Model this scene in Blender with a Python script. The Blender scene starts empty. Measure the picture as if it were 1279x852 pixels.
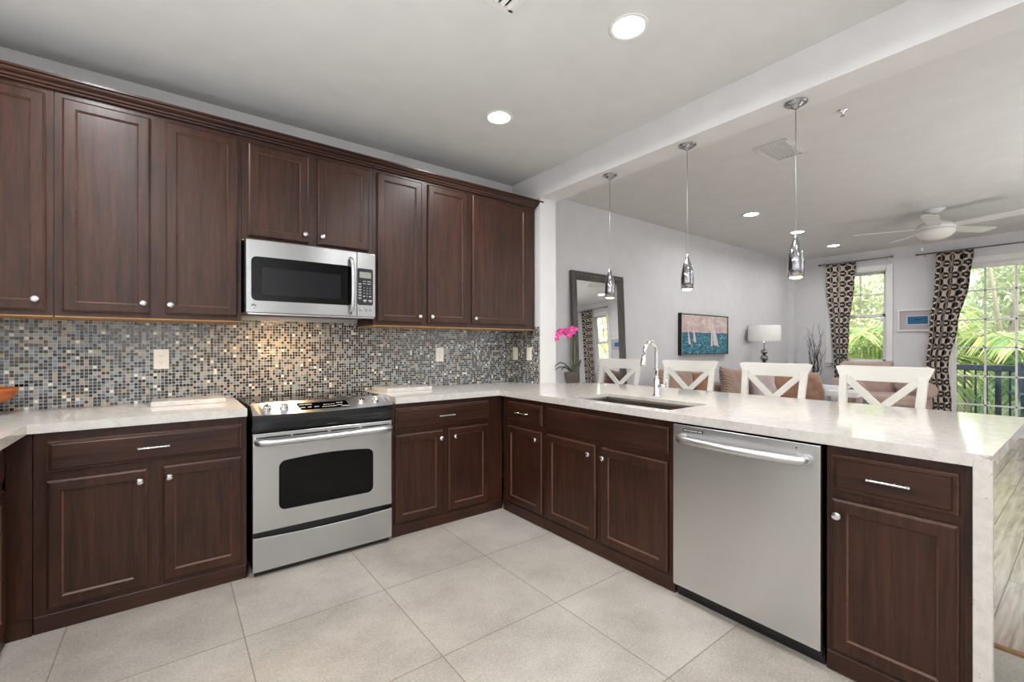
import bpy, bmesh, math, random
from mathutils import Vector, Matrix
PI = math.pi
R = math.radians
random.seed(7)
S = bpy.context.scene
COL = S.collection

# ------------------------------------------------------------------ camera, world, light, exposure
cam_data = bpy.data.cameras.new('camera')
cam = bpy.data.objects.new('camera', cam_data)
COL.objects.link(cam)
cam.location = (-2.6107, -3.4087, 1.2495)
cam.rotation_euler = (R(90), 0, R(52.661 - 90))
cam_data.sensor_width = 36
cam_data.lens = 36 * 557.77 / 1279
cam_data.shift_y = 0.00501
cam_data.clip_start = 0.02
S.camera = cam
S.view_settings.view_transform = 'Standard'
S.view_settings.look = 'None'
S.view_settings.gamma = 1
S.view_settings.use_curve_mapping = False
S.view_settings.exposure = 0.8
S.cycles.use_denoising = True
S.cycles.max_bounces = 10
S.cycles.diffuse_bounces = 6
S.cycles.glossy_bounces = 5
S.cycles.transmission_bounces = 8
S.cycles.transparent_max_bounces = 12
S.cycles.caustics_reflective = False
S.cycles.caustics_refractive = False
S.cycles.sample_clamp_indirect = 6

CAN_W = 8.5          # kitchen downlight
CAN_L = 5.0          # living room downlight
SKY = 1.8
SUN = 3.6
world = bpy.data.worlds.new('sky')
S.world = world
world.use_nodes = True
wn = world.node_tree
bg = wn.nodes['Background']
tc = wn.nodes.new('ShaderNodeTexCoord')
sp = wn.nodes.new('ShaderNodeSeparateXYZ')
rp = wn.nodes.new('ShaderNodeValToRGB')
wn.links.new(tc.outputs['Generated'], sp.inputs[0])
wn.links.new(sp.outputs['Z'], rp.inputs[0])
rp.color_ramp.elements[0].position = 0.0
rp.color_ramp.elements[0].color = (.93, .96, 1, 1)
rp.color_ramp.elements[1].position = .8
rp.color_ramp.elements[1].color = (.70, .82, 1, 1)
wn.links.new(rp.outputs[0], bg.inputs['Color'])
bg.inputs['Strength'].default_value = SKY
sun_d = bpy.data.lights.new('sun', 'SUN')
sun_d.energy = SUN
sun_d.angle = R(1)
sun_d.color = (1, .93, .8)
sun = bpy.data.objects.new('sun', sun_d)
COL.objects.link(sun)
sun.rotation_euler = Vector((.55, .45, -.8)).to_track_quat('-Z', 'Y').to_euler()

# unseen strobes added as fill light, bounced off the ceiling and the rear wall
for nm, loc, aim, watts, cone in (('fill_strobe_kitchen', (-3.0, -3.1, .35), (-.02, .10, 1), 118, 130), ('fill_strobe_rear', (-2.7, -3.7, 1.6), (-.05, -1, .75), 235, 125),
                                  ('fill_strobe_living', (2.6, -4.7, .4), (0, .1, 1), 120, 140), ('fill_strobe_living_rear', (2.6, -4.1, 1.5), (0, -1, .35), 260, 120)):
    fd = bpy.data.lights.new(nm, 'SPOT')
    fd.energy = watts
    fd.spot_size = R(cone)
    fd.spot_blend = .8
    fd.shadow_soft_size = .9 if 'living' in nm else .3
    fd.color = (.96, .985, 1)
    fo = bpy.data.objects.new(nm, fd)
    COL.objects.link(fo)
    fo.location = loc
    fo.rotation_euler = Vector(aim).to_track_quat('-Z', 'Y').to_euler()

# ------------------------------------------------------------------ materials
class NT:
    def __init__(s, name):
        s.m = bpy.data.materials.new(name)
        s.m.use_nodes = True
        s.t = s.m.node_tree
        s.b = s.t.nodes['Principled BSDF']
    def n(s, typ, ins=None, **kw):
        x = s.t.nodes.new('ShaderNode' + typ)
        for k, v in kw.items():
            setattr(x, k, v)
        for k, v in (ins or {}).items():
            s.put(x.inputs[k], v)
        return x
    def put(s, sock, v):
        if isinstance(v, bpy.types.NodeSocket):
            s.t.links.new(v, sock)
        elif isinstance(v, bpy.types.Node):
            s.t.links.new(v.outputs[0], sock)
        else:
            if sock.type == 'RGBA' and len(v) == 3:
                v = (*v, 1)
            sock.default_value = v
    def P(s, **kw):
        for k, v in kw.items():
            s.put(s.b.inputs[k.replace('_', ' ')], v)
        return s
    def math(s, op, a, b=None, c=None):
        x = s.n('Math', operation=op)
        s.put(x.inputs[0], a)
        if b is not None: s.put(x.inputs[1], b)
        if c is not None: s.put(x.inputs[2], c)
        return x.outputs[0]
    def obj(s): return s.n('TexCoord').outputs['Object']
    def map(s, scale=(1, 1, 1), loc=(0, 0, 0), rot=(0, 0, 0), src=None):
        return s.n('Mapping', {'Vector': src or s.obj(), 'Scale': scale, 'Location': loc, 'Rotation': rot}).outputs[0]
    def noise(s, vec, scale=5, detail=3, rough=.5, dist=0):
        return s.n('TexNoise', {'Vector': vec, 'Scale': scale, 'Detail': detail, 'Roughness': rough, 'Distortion': dist}).outputs['Fac']
    def ramp(s, fac, *stops, interp='LINEAR'):
        x = s.n('ValToRGB', {'Fac': fac})
        cr = x.color_ramp
        cr.interpolation = interp
        while len(cr.elements) < len(stops): cr.elements.new(.5)
        for e, (p, c) in zip(cr.elements, stops):
            e.position = p
            e.color = (*c, 1) if len(c) == 3 else c
        return x.outputs[0]
    def mix(s, fac, a, b, blend='MIX'):
        x = s.n('MixRGB', blend_type=blend)
        s.put(x.inputs[0], fac); s.put(x.inputs[1], a); s.put(x.inputs[2], b)
        return x.outputs[0]
    def bump(s, h, strength=.3, dist=.01):
        s.put(s.b.inputs['Normal'], s.n('Bump', {'Height': h, 'Strength': strength, 'Distance': dist}).outputs[0])
        return s

def hexc(h):
    h = h.lstrip('#')
    v = [int(h[i:i+2], 16) / 255 for i in (0, 2, 4)]
    return tuple(x / 12.92 if x <= .04045 else ((x + .055) / 1.055) ** 2.4 for x in v)

def plain(name, col, rough=.5, metal=0, **kw):
    t = NT(name)
    c = hexc(col) if isinstance(col, str) else col
    n = t.noise(t.map((1, 1, 1)), 6, 2)
    t.P(Base_Color=t.ramp(n, (.3, tuple(x * .97 for x in c)), (.7, tuple(min(1, x * 1.02) for x in c))), Roughness=rough, Metallic=metal, **kw)
    return t.m

def wood_mat(name, dark, mid, axis='z', rough=.34, scale=1.0, coat=.08):
    t = NT(name)
    s = {'z': (14, 14, .9), 'x': (.9, 14, 14)}[axis]
    n1 = t.noise(t.map(s), 3.2 * scale, 4, .6, .6)
    n2 = t.noise(t.map(tuple(x * 4 for x in s)), 6 * scale, 2, .6)
    n3 = t.noise(t.map((1, 1, 1)), 2.1, 2)
    f = t.math('ADD', t.math('MULTIPLY', n1, .55), t.math('ADD', t.math('MULTIPLY', n2, .2), t.math('MULTIPLY', n3, .25)))
    t.P(Base_Color=t.ramp(f, (.34, hexc(dark)), (.66, hexc(mid))), Roughness=t.ramp(n2, (.2, (rough,) * 3), (.8, (rough + .1,) * 3)), Coat_Weight=coat, Coat_Roughness=.22, Specular_IOR_Level=.32)
    t.bump(n2, .05, .002)
    return t.m

M = {}
M['wood'] = wood_mat('espresso_wood', '#180c08', '#48291c')
M['wood_h'] = wood_mat('espresso_wood_rail', '#180c08', '#48291c', 'x')
M['wood_lit_worn'] = wood_mat('lit_worn_espresso_edge', '#42291e', '#6c4c3c', 'x', .3)  # lighter wood: painted bevel highlights together with edge wear
M['wood_raw'] = wood_mat('raw_maple_underside', '#9a744c', '#b98f62', 'x', .6, coat=0)
M['black_gap'] = plain('black_plastic', '#0c0c0e', .35)
M['white_wall'] = plain('white_paint', '#dddcdc', .75)
M['gray_wall'] = plain('pale_gray_paint', '#d7d6d8', .75)
M['ceil'] = plain('ceiling_paint', '#d6d6d4', .85)
M['trim'] = plain('white_trim_paint', '#e6e5e3', .45)
M['white_wood'] = plain('white_painted_wood', '#e4e1da', .38)
M['chrome'] = plain('chrome', (.82, .82, .84), .07, 1)
M['dark_chrome'] = plain('smoked_chrome', (.36, .36, .38), .10, 1)
M['steel_satin'] = plain('satin_steel', (.68, .68, .69), .28, 1)
M['white_plastic'] = plain('white_plastic', '#e9e6dd', .35)
M['white_enamel'] = plain('white_enamel', '#dcdbd8', .35)
M['glass_black'] = plain('black_glass', '#030303', .05, 0, Specular_IOR_Level=.22)
M['dark_gray'] = plain('charcoal_gloss', '#222326', .22)
M['gray_key'] = plain('gray_key', '#55575a', .4)
M['mark'] = plain('pale_marking', '#c9cac8', .5)
M['lcd'] = plain('lcd_gray_green', '#8b9084', .3)

def steel_mat(name, axis, base=.56):
    t = NT(name)
    s = {'x': (.7, 300, 300), 'y': (300, .7, 300), 'z': (300, 300, .7)}[axis]
    n = t.noise(t.map(s), 2, 2, .6)
    n2 = t.noise(t.map((1, 1, 1)), 2.4, 2)
    t.P(Base_Color=t.ramp(t.math('ADD', t.math('MULTIPLY', n, .4), t.math('MULTIPLY', n2, .6)), (.3, (base * .975,) * 3), (.7, (base * 1.02, base * 1.022, base * 1.025))),
        Metallic=1, Roughness=.27, Anisotropic=.78, Tangent=t.n('CombineXYZ', {0: 0.0, 1: 0.0, 2: 1.0}))
    return t.m
M['steel'] = steel_mat('brushed_steel', 'x', .52)
M['steel_mw'] = steel_mat('brushed_steel_microwave', 'x', .40)
M['steel_v'] = steel_mat('brushed_steel_upright', 'z', .66)
M['steel_smooth'] = plain('polished_steel', (.66, .66, .67), .16, 1)
M['steel_sink'] = plain('satin_sink_steel', (.27, .255, .24), .32, 1)

def quartz():
    t = NT('white_quartz')
    v = t.map((1, 1, 1))
    cloud = t.noise(v, 30, 3, .6)
    base = t.ramp(cloud, (.3, hexc('#c0bcb6')), (.7, hexc('#cfcbc5')))
    wob = t.mix(.12, v, t.n('TexNoise', {'Vector': v, 'Scale': 14, 'Detail': 2}).outputs['Color'])
    n = t.noise(wob, 34, 2, .5, 1.2)
    vein = t.ramp(n, (.485, (0, 0, 0)), (.5, (1, 1, 1)), (.515, (0, 0, 0)))
    patch = t.ramp(t.noise(v, 19, 2), (.56, (0, 0, 0)), (.62, (1, 1, 1)))
    f = t.math('MULTIPLY', vein, patch)
    c = t.mix(t.math('MULTIPLY', f, .75), base, hexc('#77716c'))
    spk = t.n('TexVoronoi', {'Vector': v, 'Scale': 120}).outputs['Distance']
    c = t.mix(t.ramp(spk, (.10, (.5,) * 3), (.2, (0, 0, 0))), c, hexc('#9c9690'))
    t.P(Base_Color=c, Roughness=.09, Specular_IOR_Level=.55)
    return t.m
M['quartz'] = quartz()

def mosaic(name, axis):
    t = NT(name)
    pitch = .0176
    o = t.n('SeparateXYZ', {0: t.obj()})
    a = t.math('DIVIDE', t.math('ADD', o.outputs['X' if axis == 'x' else 'Y'], 10), pitch)
    b = t.math('DIVIDE', t.math('ADD', o.outputs['Z'], 10.0), pitch)
    ia, ib = t.math('FLOOR', a), t.math('FLOOR', b)
    fa, fb = t.math('FRACT', a), t.math('FRACT', b)
    cell = t.n('CombineXYZ', {0: ia, 1: ib, 2: 3.7 if axis == 'x' else 8.1})
    wnz = t.n('TexWhiteNoise', {0: cell})
    big = t.noise(t.map((1, 1, 1)), 5, 2)
    stops = [(0, '#07080a'), (.12, '#120f0c'), (.20, '#0d1016'), (.30, '#20262e'), (.37, '#525c66'), (.46, '#76828a'), (.56, '#8a918c'), (.66, '#99948a'),
             (.74, '#39424d'), (.80, '#5d5348'), (.85, '#84919b'), (.90, '#15110d'), (.935, '#dcd8cf'), (.965, '#a98f6d')]
    col = t.ramp(wnz.outputs['Value'], *[(p, hexc(c)) for p, c in stops], interp='CONSTANT')
    col = t.mix(.25, col, t.noise(t.map((1, 1, 1)), 260, 2), 'OVERLAY')
    d = t.math('MINIMUM', t.math('MINIMUM', fa, t.math('SUBTRACT', 1, fa)), t.math('MINIMUM', fb, t.math('SUBTRACT', 1, fb)))
    g = t.ramp(d, (.055, (0, 0, 0)), (.085, (1, 1, 1)))
    dome = t.ramp(d, (.05, (0, 0, 0)), (.16, (1, 1, 1)))
    t.P(Base_Color=t.mix(g, hexc('#b3b0aa'), col), Roughness=t.mix(g, (.8,) * 3, t.ramp(wnz.outputs['Color'], (.2, (.06,) * 3), (.8, (.22,) * 3))), Specular_IOR_Level=.7)
    tilt = t.math('MULTIPLY', t.math('MULTIPLY', t.math('SUBTRACT', wnz.outputs['Value'], .5), fa), .8)
    t.bump(t.math('ADD', dome, tilt), .5, .0016)
    return t.m
M['mosaic_x'] = mosaic('glass_mosaic', 'x')
M['mosaic_y'] = mosaic('glass_mosaic_return', 'y')

def floor_tile():
    t = NT('porcelain_floor_tile')
    o = t.n('SeparateXYZ', {0: t.obj()})
    p = .6195
    a = t.math('DIVIDE', t.math('ADD', o.outputs['X'], 1.122 + 10 * p), p)
    b = t.math('DIVIDE', t.math('ADD', o.outputs['Y'], 1.191 + 10 * p), p)
    fa, fb = t.math('FRACT', a), t.math('FRACT', b)
    d = t.math('MINIMUM', t.math('MINIMUM', fa, t.math('SUBTRACT', 1, fa)), t.math('MINIMUM', fb, t.math('SUBTRACT', 1, fb)))
    g = t.ramp(d, (.0028, (0, 0, 0)), (.0042, (1, 1, 1)))
    wnz = t.n('TexWhiteNoise', {0: t.n('CombineXYZ', {0: t.math('FLOOR', a), 1: t.math('FLOOR', b)})}).outputs['Value']
    n = t.noise(t.map((1, 1, 1)), 3, 5, .65)
    f = t.noise(t.map((1, 1, 1)), 110, 3, .7)
    f2 = t.noise(t.map((30, 90, 1)), 3, 2, .6, .8)
    mixf = t.math('ADD', t.math('ADD', t.math('MULTIPLY', n, .36), t.math('MULTIPLY', f, .36)), t.math('ADD', t.math('MULTIPLY', wnz, .08), t.math('MULTIPLY', f2, .22)))
    col = t.ramp(mixf, (.36, hexc('#7b756d')), (.50, hexc('#9b948b')), (.64, hexc('#b2aca4')))
    t.P(Base_Color=t.mix(g, hexc('#6f5f49'), col), Roughness=t.mix(g, (.8,) * 3, (.42,) * 3))
    t.bump(t.math('ADD', g, t.math('MULTIPLY', f, .1)), .25, .002)
    return t.m
M['tile'] = floor_tile()

def plank_floor():
    t = NT('wood_look_planks')
    br = t.n('TexBrick', {'Vector': t.map((1, 1, 1), (.31, 3.12, 0)), 'Color1': (0, 0, 0, 1), 'Color2': (1, 1, 1, 1), 'Mortar': (.5, .5, .5, 1), 'Scale': 1, 'Mortar Size': .0022, 'Brick Width': 1.245, 'Row Height': .148}, offset=.33)
    v = t.n('Mapping', {'Vector': t.obj(), 'Scale': (.8, 13, 1)})
    t.put(v.inputs['Location'], t.n('CombineXYZ', {0: t.math('MULTIPLY', br.outputs['Color'], 7), 1: t.math('MULTIPLY', br.outputs['Color'], 3)}))
    g1 = t.noise(v.outputs[0], 2.4, 5, .6, .45)
    col = t.ramp(t.math('ADD', t.math('MULTIPLY', g1, .8), t.math('MULTIPLY', br.outputs['Color'], .2)), (.3, hexc('#8a7767')), (.46, hexc('#b3a596')), (.7, hexc('#cdc3b6')))
    t.P(Base_Color=t.mix(br.outputs['Fac'], col, hexc('#4a4038')), Roughness=.16, Specular_IOR_Level=.5)
    t.bump(t.math('SUBTRACT', 1, br.outputs['Fac']), .3, .002)
    return t.m
M['plank'] = plank_floor()

def fabric(name, a, b, scale=220, rough=.9, sheen=.3):
    t = NT(name)
    n = t.noise(t.map((1, 1, 1)), scale, 2, .6)
    n2 = t.noise(t.map((1, 1, 1)), 7, 3, .6)
    t.P(Base_Color=t.ramp(t.math('ADD', t.math('MULTIPLY', n, .4), t.math('MULTIPLY', n2, .6)), (.3, hexc(a)), (.7, hexc(b))), Roughness=rough, Sheen_Weight=sheen)
    t.bump(n, .2, .002)
    return t.m
M['sofa'] = fabric('taupe_sofa_fabric', '#94796f', '#ae968c')
M['suede'] = fabric('brown_suede', '#7a543c', '#99704f', 40)
M['mauve'] = fabric('mauve_pillow_fabric', '#a08f8e', '#bcaeae')
M['armchair'] = fabric('dusty_pink_upholstery', '#9f867b', '#b9a096')
M['throw'] = fabric('pale_blue_throw', '#b9c2d2', '#e2e4ea', 120)
M['shade'] = fabric('white_lamp_shade', '#d9d7d2', '#e6e4df', 300, .8, 0)
M['twig'] = plain('dark_twigs', '#2a2424', .8)
M['frame_gray'] = wood_mat('weathered_gray_wood', '#3c3835', '#6c6763', 'z', .45, coat=0)
M['frame_black'] = plain('black_frame', '#17110f', .4)
M['silver'] = plain('silver_edge', (.55, .56, .58), .3, 1)
M['pewter'] = plain('pewter_rod', (.22, .22, .23), .35, 1)
M['clay'] = plain('dark_clay_pot', '#4b443f', .7)
M['orange_wood'] = wood_mat('orange_bowl_wood', '#8a431c', '#b4662f', 'x', .35)
M['balcony'] = plain('slate_blue_painted_metal', '#27323c', .45)
M['deck'] = plain('balcony_concrete', '#8f8d88', .8)
M['threshold'] = wood_mat('oak_threshold', '#6d4c2b', '#8e6a41', 'x', .35)

def striped():
    t = NT('wavy_striped_fabric')
    w = t.n('TexWave', {'Vector': t.map((1, 1, 1), rot=(0, R(60), 0)), 'Scale': 9, 'Distortion': 3.5, 'Detail': 1, 'Detail Scale': .6}).outputs['Fac']
    t.P(Base_Color=t.ramp(w, (.1, hexc('#5d4034')), (.22, hexc('#b39a8b')), (.8, hexc('#bca79a')), (.93, hexc('#7c5b4b'))), Roughness=.85, Sheen_Weight=.2)
    return t.m
M['striped'] = striped()

def mirror_mat():
    t = NT('mirror_glass')
    t.P(Base_Color=(.9, .9, .91), Metallic=1, Roughness=.01)
    return t.m
M['mirror'] = mirror_mat()

def glass_mat():
    t = NT('window_glass')
    t.P(Base_Color=(1, 1, 1), Roughness=0, Transmission_Weight=1, IOR=1.45, Alpha=1)
    out = t.t.nodes['Material Output']
    fr = t.n('Fresnel', {'IOR': 1.35})
    mx = t.n('MixShader', {0: fr.outputs[0], 1: t.n('BsdfTransparent').outputs[0], 2: t.n('BsdfGlossy', {'Roughness': .01}).outputs[0]})
    t.t.links.new(mx.outputs[0], out.inputs[0])
    return t.m
M['glass'] = glass_mat()

def emit(name, col, strength):
    t = NT(name)
    t.P(Base_Color=(.9, .9, .9), Emission_Color=col, Emission_Strength=strength)
    return t.m
M['lamp_on'] = emit('lit_diffuser', (1, .97, .92), 9)
M['bulb_warm'] = emit('lit_warm_bulb', (1, .72, .42), 9)

def curtain_mat():
    t = NT('trellis_curtain_fabric')
    uv = t.n('SeparateXYZ', {0: t.n('TexCoord').outputs['UV']})
    U, V = uv.outputs[0], uv.outputs[1]
    def ring(ou, ov, a, b, lo, hi):
        fu = t.math('SUBTRACT', t.math('FRACT', t.math('ADD', U, ou)), .5)
        fv = t.math('SUBTRACT', t.math('FRACT', t.math('ADD', V, ov)), .5)
        pu = t.math('POWER', t.math('DIVIDE', t.math('ABSOLUTE', fu), a), 3)
        pv = t.math('POWER', t.math('DIVIDE', t.math('ABSOLUTE', fv), b), 3)
        r = t.math('ADD', pu, pv)
        return t.math('MULTIPLY', t.math('GREATER_THAN', r, lo), t.math('LESS_THAN', r, hi))
    def bar(ou, ov, a, b):
        fu = t.math('ABSOLUTE', t.math('SUBTRACT', t.math('FRACT', t.math('ADD', U, ou)), .5))
        fv = t.math('ABSOLUTE', t.math('SUBTRACT', t.math('FRACT', t.math('ADD', V, ov)), .5))
        return t.math('MULTIPLY', t.math('LESS_THAN', fu, a), t.math('LESS_THAN', fv, b))
    r1 = ring(0, 0, .42, .36, .50, 1.0)
    r2 = ring(.5, .5, .42, .36, .50, 1.0)
    k = t.math('MAXIMUM', t.math('MAXIMUM', r1, r2), t.math('MAXIMUM', bar(0, 0, .05, .22), bar(.5, .5, .18, .05)))
    k = t.math('MAXIMUM', k, t.math('MAXIMUM', bar(0, .5, .07, .22), bar(.5, 0, .07, .22)))
    t.P(Base_Color=t.mix(k, hexc('#1d1517'), hexc('#cabdb1')), Roughness=.8, Sheen_Weight=.2)
    return t.m
M['curtain'] = curtain_mat()

def painting_mat():
    t = NT('painted_seascape')
    o = t.n('SeparateXYZ', {0: t.obj()})
    z = o.outputs['Z']
    sky = t.ramp(t.noise(t.map((3, 1, 5)), 2.5, 4, .6, .5), (.35, hexc('#b3a3a8')), (.5, hexc('#cbb3ae')), (.62, hexc('#d8cbbf')))
    sea = t.ramp(t.noise(t.map((7, 1, 13)), 3, 4, .65, .8), (.36, hexc('#123a4e')), (.5, hexc('#2f7188')), (.6, hexc('#4b93a4')), (.66, hexc('#d2dcdd')))
    hill = t.math('ADD', .285, t.math('MULTIPLY', t.noise(t.map((4, 0, 0)), 2, 2), .05))
    c = t.mix(t.math('GREATER_THAN', z, hill), hexc('#4f6b83'), sky)
    c = t.mix(t.math('GREATER_THAN', z, .290), sea, c)
    t.P(Base_Color=c, Roughness=.6)
    return t.m
M['painting'] = painting_mat()
M['paint_sea'] = plain('printed_blue_sea', '#1d6390', .5)

def foliage(name, a, b, c, trans=.35):
    t = NT(name)
    n = t.noise(t.map((1, 1, 1)), 1.6, 3, .6)
    rnd = t.n('NewGeometry').outputs['Random Per Island']
    f = t.math('ADD', t.math('MULTIPLY', n, .5), t.math('MULTIPLY', rnd, .5))
    t.P(Base_Color=t.ramp(f, (.25, hexc(a)), (.5, hexc(b)), (.75, hexc(c))), Roughness=.5, Subsurface_Weight=0)
    out = t.t.nodes['Material Output']
    mx = t.n('MixShader', {0: trans, 1: t.b.outputs[0], 2: t.n('BsdfTranslucent', {'Color': t.ramp(f, (.25, hexc(b)), (.75, hexc(c)))}).outputs[0]})
    t.t.links.new(mx.outputs[0], out.inputs[0])
    return t.m
M['palm_a'] = foliage('palm_leaf_green', '#5f8a48', '#9cb168', '#dcdc9c')
M['palm_b'] = foliage('palm_leaf_blue_green', '#568a78', '#96b9a4', '#cddcc0')
M['tree_a'] = foliage('pale_tree_leaf', '#9bb083', '#c3cca0', '#e4e3c8')
M['tree_b'] = foliage('yellow_tree_leaf', '#adb36e', '#d2cb84', '#ebe3ae')
M['leaf'] = plain('dark_orchid_leaf', '#24422b', .35)
M['petal'] = plain('magenta_petal', '#d0388c', .5)
M['petal_c'] = plain('pale_petal_center', '#f0c9d8', .5)
M['stem'] = plain('green_stem', '#7d7d4a', .6)
M['moss'] = plain('yellow_green_moss', '#6f6a35', .9)
M['trunk'] = plain('palm_trunk_bark', '#978d7c', .9)
M['lawn'] = plain('lawn_grass', '#5f7446', .9)  # one even green for the grass
M['facade'] = plain('far_cream_facade', '#cfc8bc', .8)

# ------------------------------------------------------------------ mesh helpers
def bx(bm, x0, x1, y0, y1, z0, z1, bev=0, seg=1, mi=0):
    t = bmesh.new()
    bmesh.ops.create_cube(t, size=1)
    bmesh.ops.scale(t, vec=(abs(x1 - x0), abs(y1 - y0), abs(z1 - z0)), verts=t.verts)
    bmesh.ops.translate(t, vec=((x0 + x1) / 2, (y0 + y1) / 2, (z0 + z1) / 2), verts=t.verts)
    if bev:
        bmesh.ops.bevel(t, geom=t.edges[:], offset=bev, segments=seg, affect='EDGES', profile=.5)
    merge(bm, t, mi)
    return bm

def merge(bm, t, mi=0, mat=None):
    if mat is not None:
        bmesh.ops.transform(t, matrix=mat, verts=t.verts)
    mp = {}
    for v in t.verts: mp[v] = bm.verts.new(v.co)
    for f in t.faces:
        try:
            g = bm.faces.new([mp[v] for v in f.verts]); g.material_index = mi or f.material_index; g.smooth = f.smooth
        except ValueError: pass
    t.free()

def B(*a, **k):
    return bx(bmesh.new(), *a, **k)

def lathe(bm, prof, c=(0, 0, 0), axis='z', n=24, smooth=True, cap=True):
    """prof: (radius, height) pairs along the axis"""
    rings = []
    for r, h in prof:
        ring = []
        for i in range(n):
            a = 2 * PI * i / n
            p = (r * math.cos(a), r * math.sin(a), h)
            if axis == 'x': p = (p[2], p[0], p[1])
            elif axis == 'y': p = (p[0], p[2], p[1])
            elif axis == '-y': p = (p[0], -p[2], p[1])
            ring.append(bm.verts.new((p[0] + c[0], p[1] + c[1], p[2] + c[2])))
        rings.append(ring)
    fs = []
    for a, b in zip(rings, rings[1:]):
        for i in range(n):
            fs.append(bm.faces.new((a[i], a[(i + 1) % n], b[(i + 1) % n], b[i])))
    for f in fs: f.smooth = smooth
    if cap:
        for r, ring in ((prof[0][0], rings[0]), (prof[-1][0], rings[-1])):
            bm.faces.new(ring)
    return bm

def tube(bm, pts, r, n=10, closed=False, rs=None, flat=1.0):
    pts = [Vector(p) for p in pts]
    rings = []
    up = None
    for i, p in enumerate(pts):
        a = pts[max(i - 1, 0)]; b = pts[min(i + 1, len(pts) - 1)]
        d = (b - a).normalized()
        if up is None:
            up = Vector((0, 0, 1)) if abs(d.z) < .9 else Vector((1, 0, 0))
        s = d.cross(up)
        if s.length < 1e-5: s = d.orthogonal()
        s.normalize(); up = s.cross(d).normalized()
        rr = rs[i] if rs else r
        rings.append([bm.verts.new(p + s * rr * math.cos(2 * PI * k / n) + up * rr * flat * math.sin(2 * PI * k / n)) for k in range(n)])
    for a, b in zip(rings, rings[1:]):
        for i in range(n):
            f = bm.faces.new((a[i], a[(i + 1) % n], b[(i + 1) % n], b[i])); f.smooth = True
    bm.faces.new(rings[0]); bm.faces.new(rings[-1])
    return bm

def prism(bm, poly, y0, y1, plane='xz', bev=0, mi=0):
    """polygon in a plane, extruded along the third axis from y0 to y1"""
    t = bmesh.new()
    def P(a, b, c):
        return {'xz': (a, c, b), 'xy': (a, b, c), 'yz': (c, a, b)}[plane]
    lo = [t.verts.new(P(a, b, y0)) for a, b in poly]
    hi = [t.verts.new(P(a, b, y1)) for a, b in poly]
    t.faces.new(lo); t.faces.new(hi)
    n = len(poly)
    for i in range(n): t.faces.new((lo[i], lo[(i + 1) % n], hi[(i + 1) % n], hi[i]))
    bmesh.ops.recalc_face_normals(t, faces=t.faces)
    if bev: bmesh.ops.bevel(t, geom=t.edges[:], offset=bev, segments=2, affect='EDGES', profile=.5)
    merge(bm, t, mi)
    return bm

def rrect(x0, x1, z0, z1, r, n=5):
    out = []
    for cx, cz, a0 in ((x1 - r, z1 - r, 0), (x0 + r, z1 - r, 90), (x0 + r, z0 + r, 180), (x1 - r, z0 + r, 270)):
        for i in range(n + 1):
            a = R(a0 + 90 * i / n)
            out.append((cx + r * math.cos(a), cz + r * math.sin(a)))
    return out

def nest(bm, x0, x1, z0, z1, prof, lit_worn=None):
    """panelled front: nested rectangles (inset, y) capped by a flat field; outside faces -y"""
    loops = []
    for ins, y in prof:
        loops.append([bm.verts.new(p) for p in ((x0 + ins, y, z0 + ins), (x1 - ins, y, z0 + ins), (x1 - ins, y, z1 - ins), (x0 + ins, y, z1 - ins))])
    for k, (a, b) in enumerate(zip(loops, loops[1:])):
        for i in range(4):
            f = bm.faces.new((a[i], a[(i + 1) % 4], b[(i + 1) % 4], b[i]))
            if lit_worn and k in lit_worn: f.material_index = 1
    bm.faces.new(loops[-1]); bm.faces.new(loops[0])
    return bm

def cells(bm, xs, ys, inside, z0, z1):
    V = {}
    def v(i, j, k):
        if (i, j, k) not in V: V[(i, j, k)] = bm.verts.new((xs[i], ys[j], (z0, z1)[k]))
        return V[(i, j, k)]
    nx, ny = len(xs) - 1, len(ys) - 1
    def I(i, j): return 0 <= i < nx and 0 <= j < ny and inside((xs[i] + xs[i + 1]) / 2, (ys[j] + ys[j + 1]) / 2)
    for i in range(nx):
        for j in range(ny):
            if not I(i, j): continue
            for k in (0, 1): bm.faces.new([v(i, j, k), v(i + 1, j, k), v(i + 1, j + 1, k), v(i, j + 1, k)])
            for di, dj, a, b in ((-1, 0, (i, j), (i, j + 1)), (1, 0, (i + 1, j), (i + 1, j + 1)), (0, -1, (i, j), (i + 1, j)), (0, 1, (i, j + 1), (i + 1, j + 1))):
                if not I(i + di, j + dj): bm.faces.new([v(*a, 0), v(*b, 0), v(*b, 1), v(*a, 1)])
    bmesh.ops.recalc_face_normals(bm, faces=bm.faces)
    bmesh.ops.dissolve_limit(bm, angle_limit=.01, verts=bm.verts[:], edges=bm.edges[:])
    return bm

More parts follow.
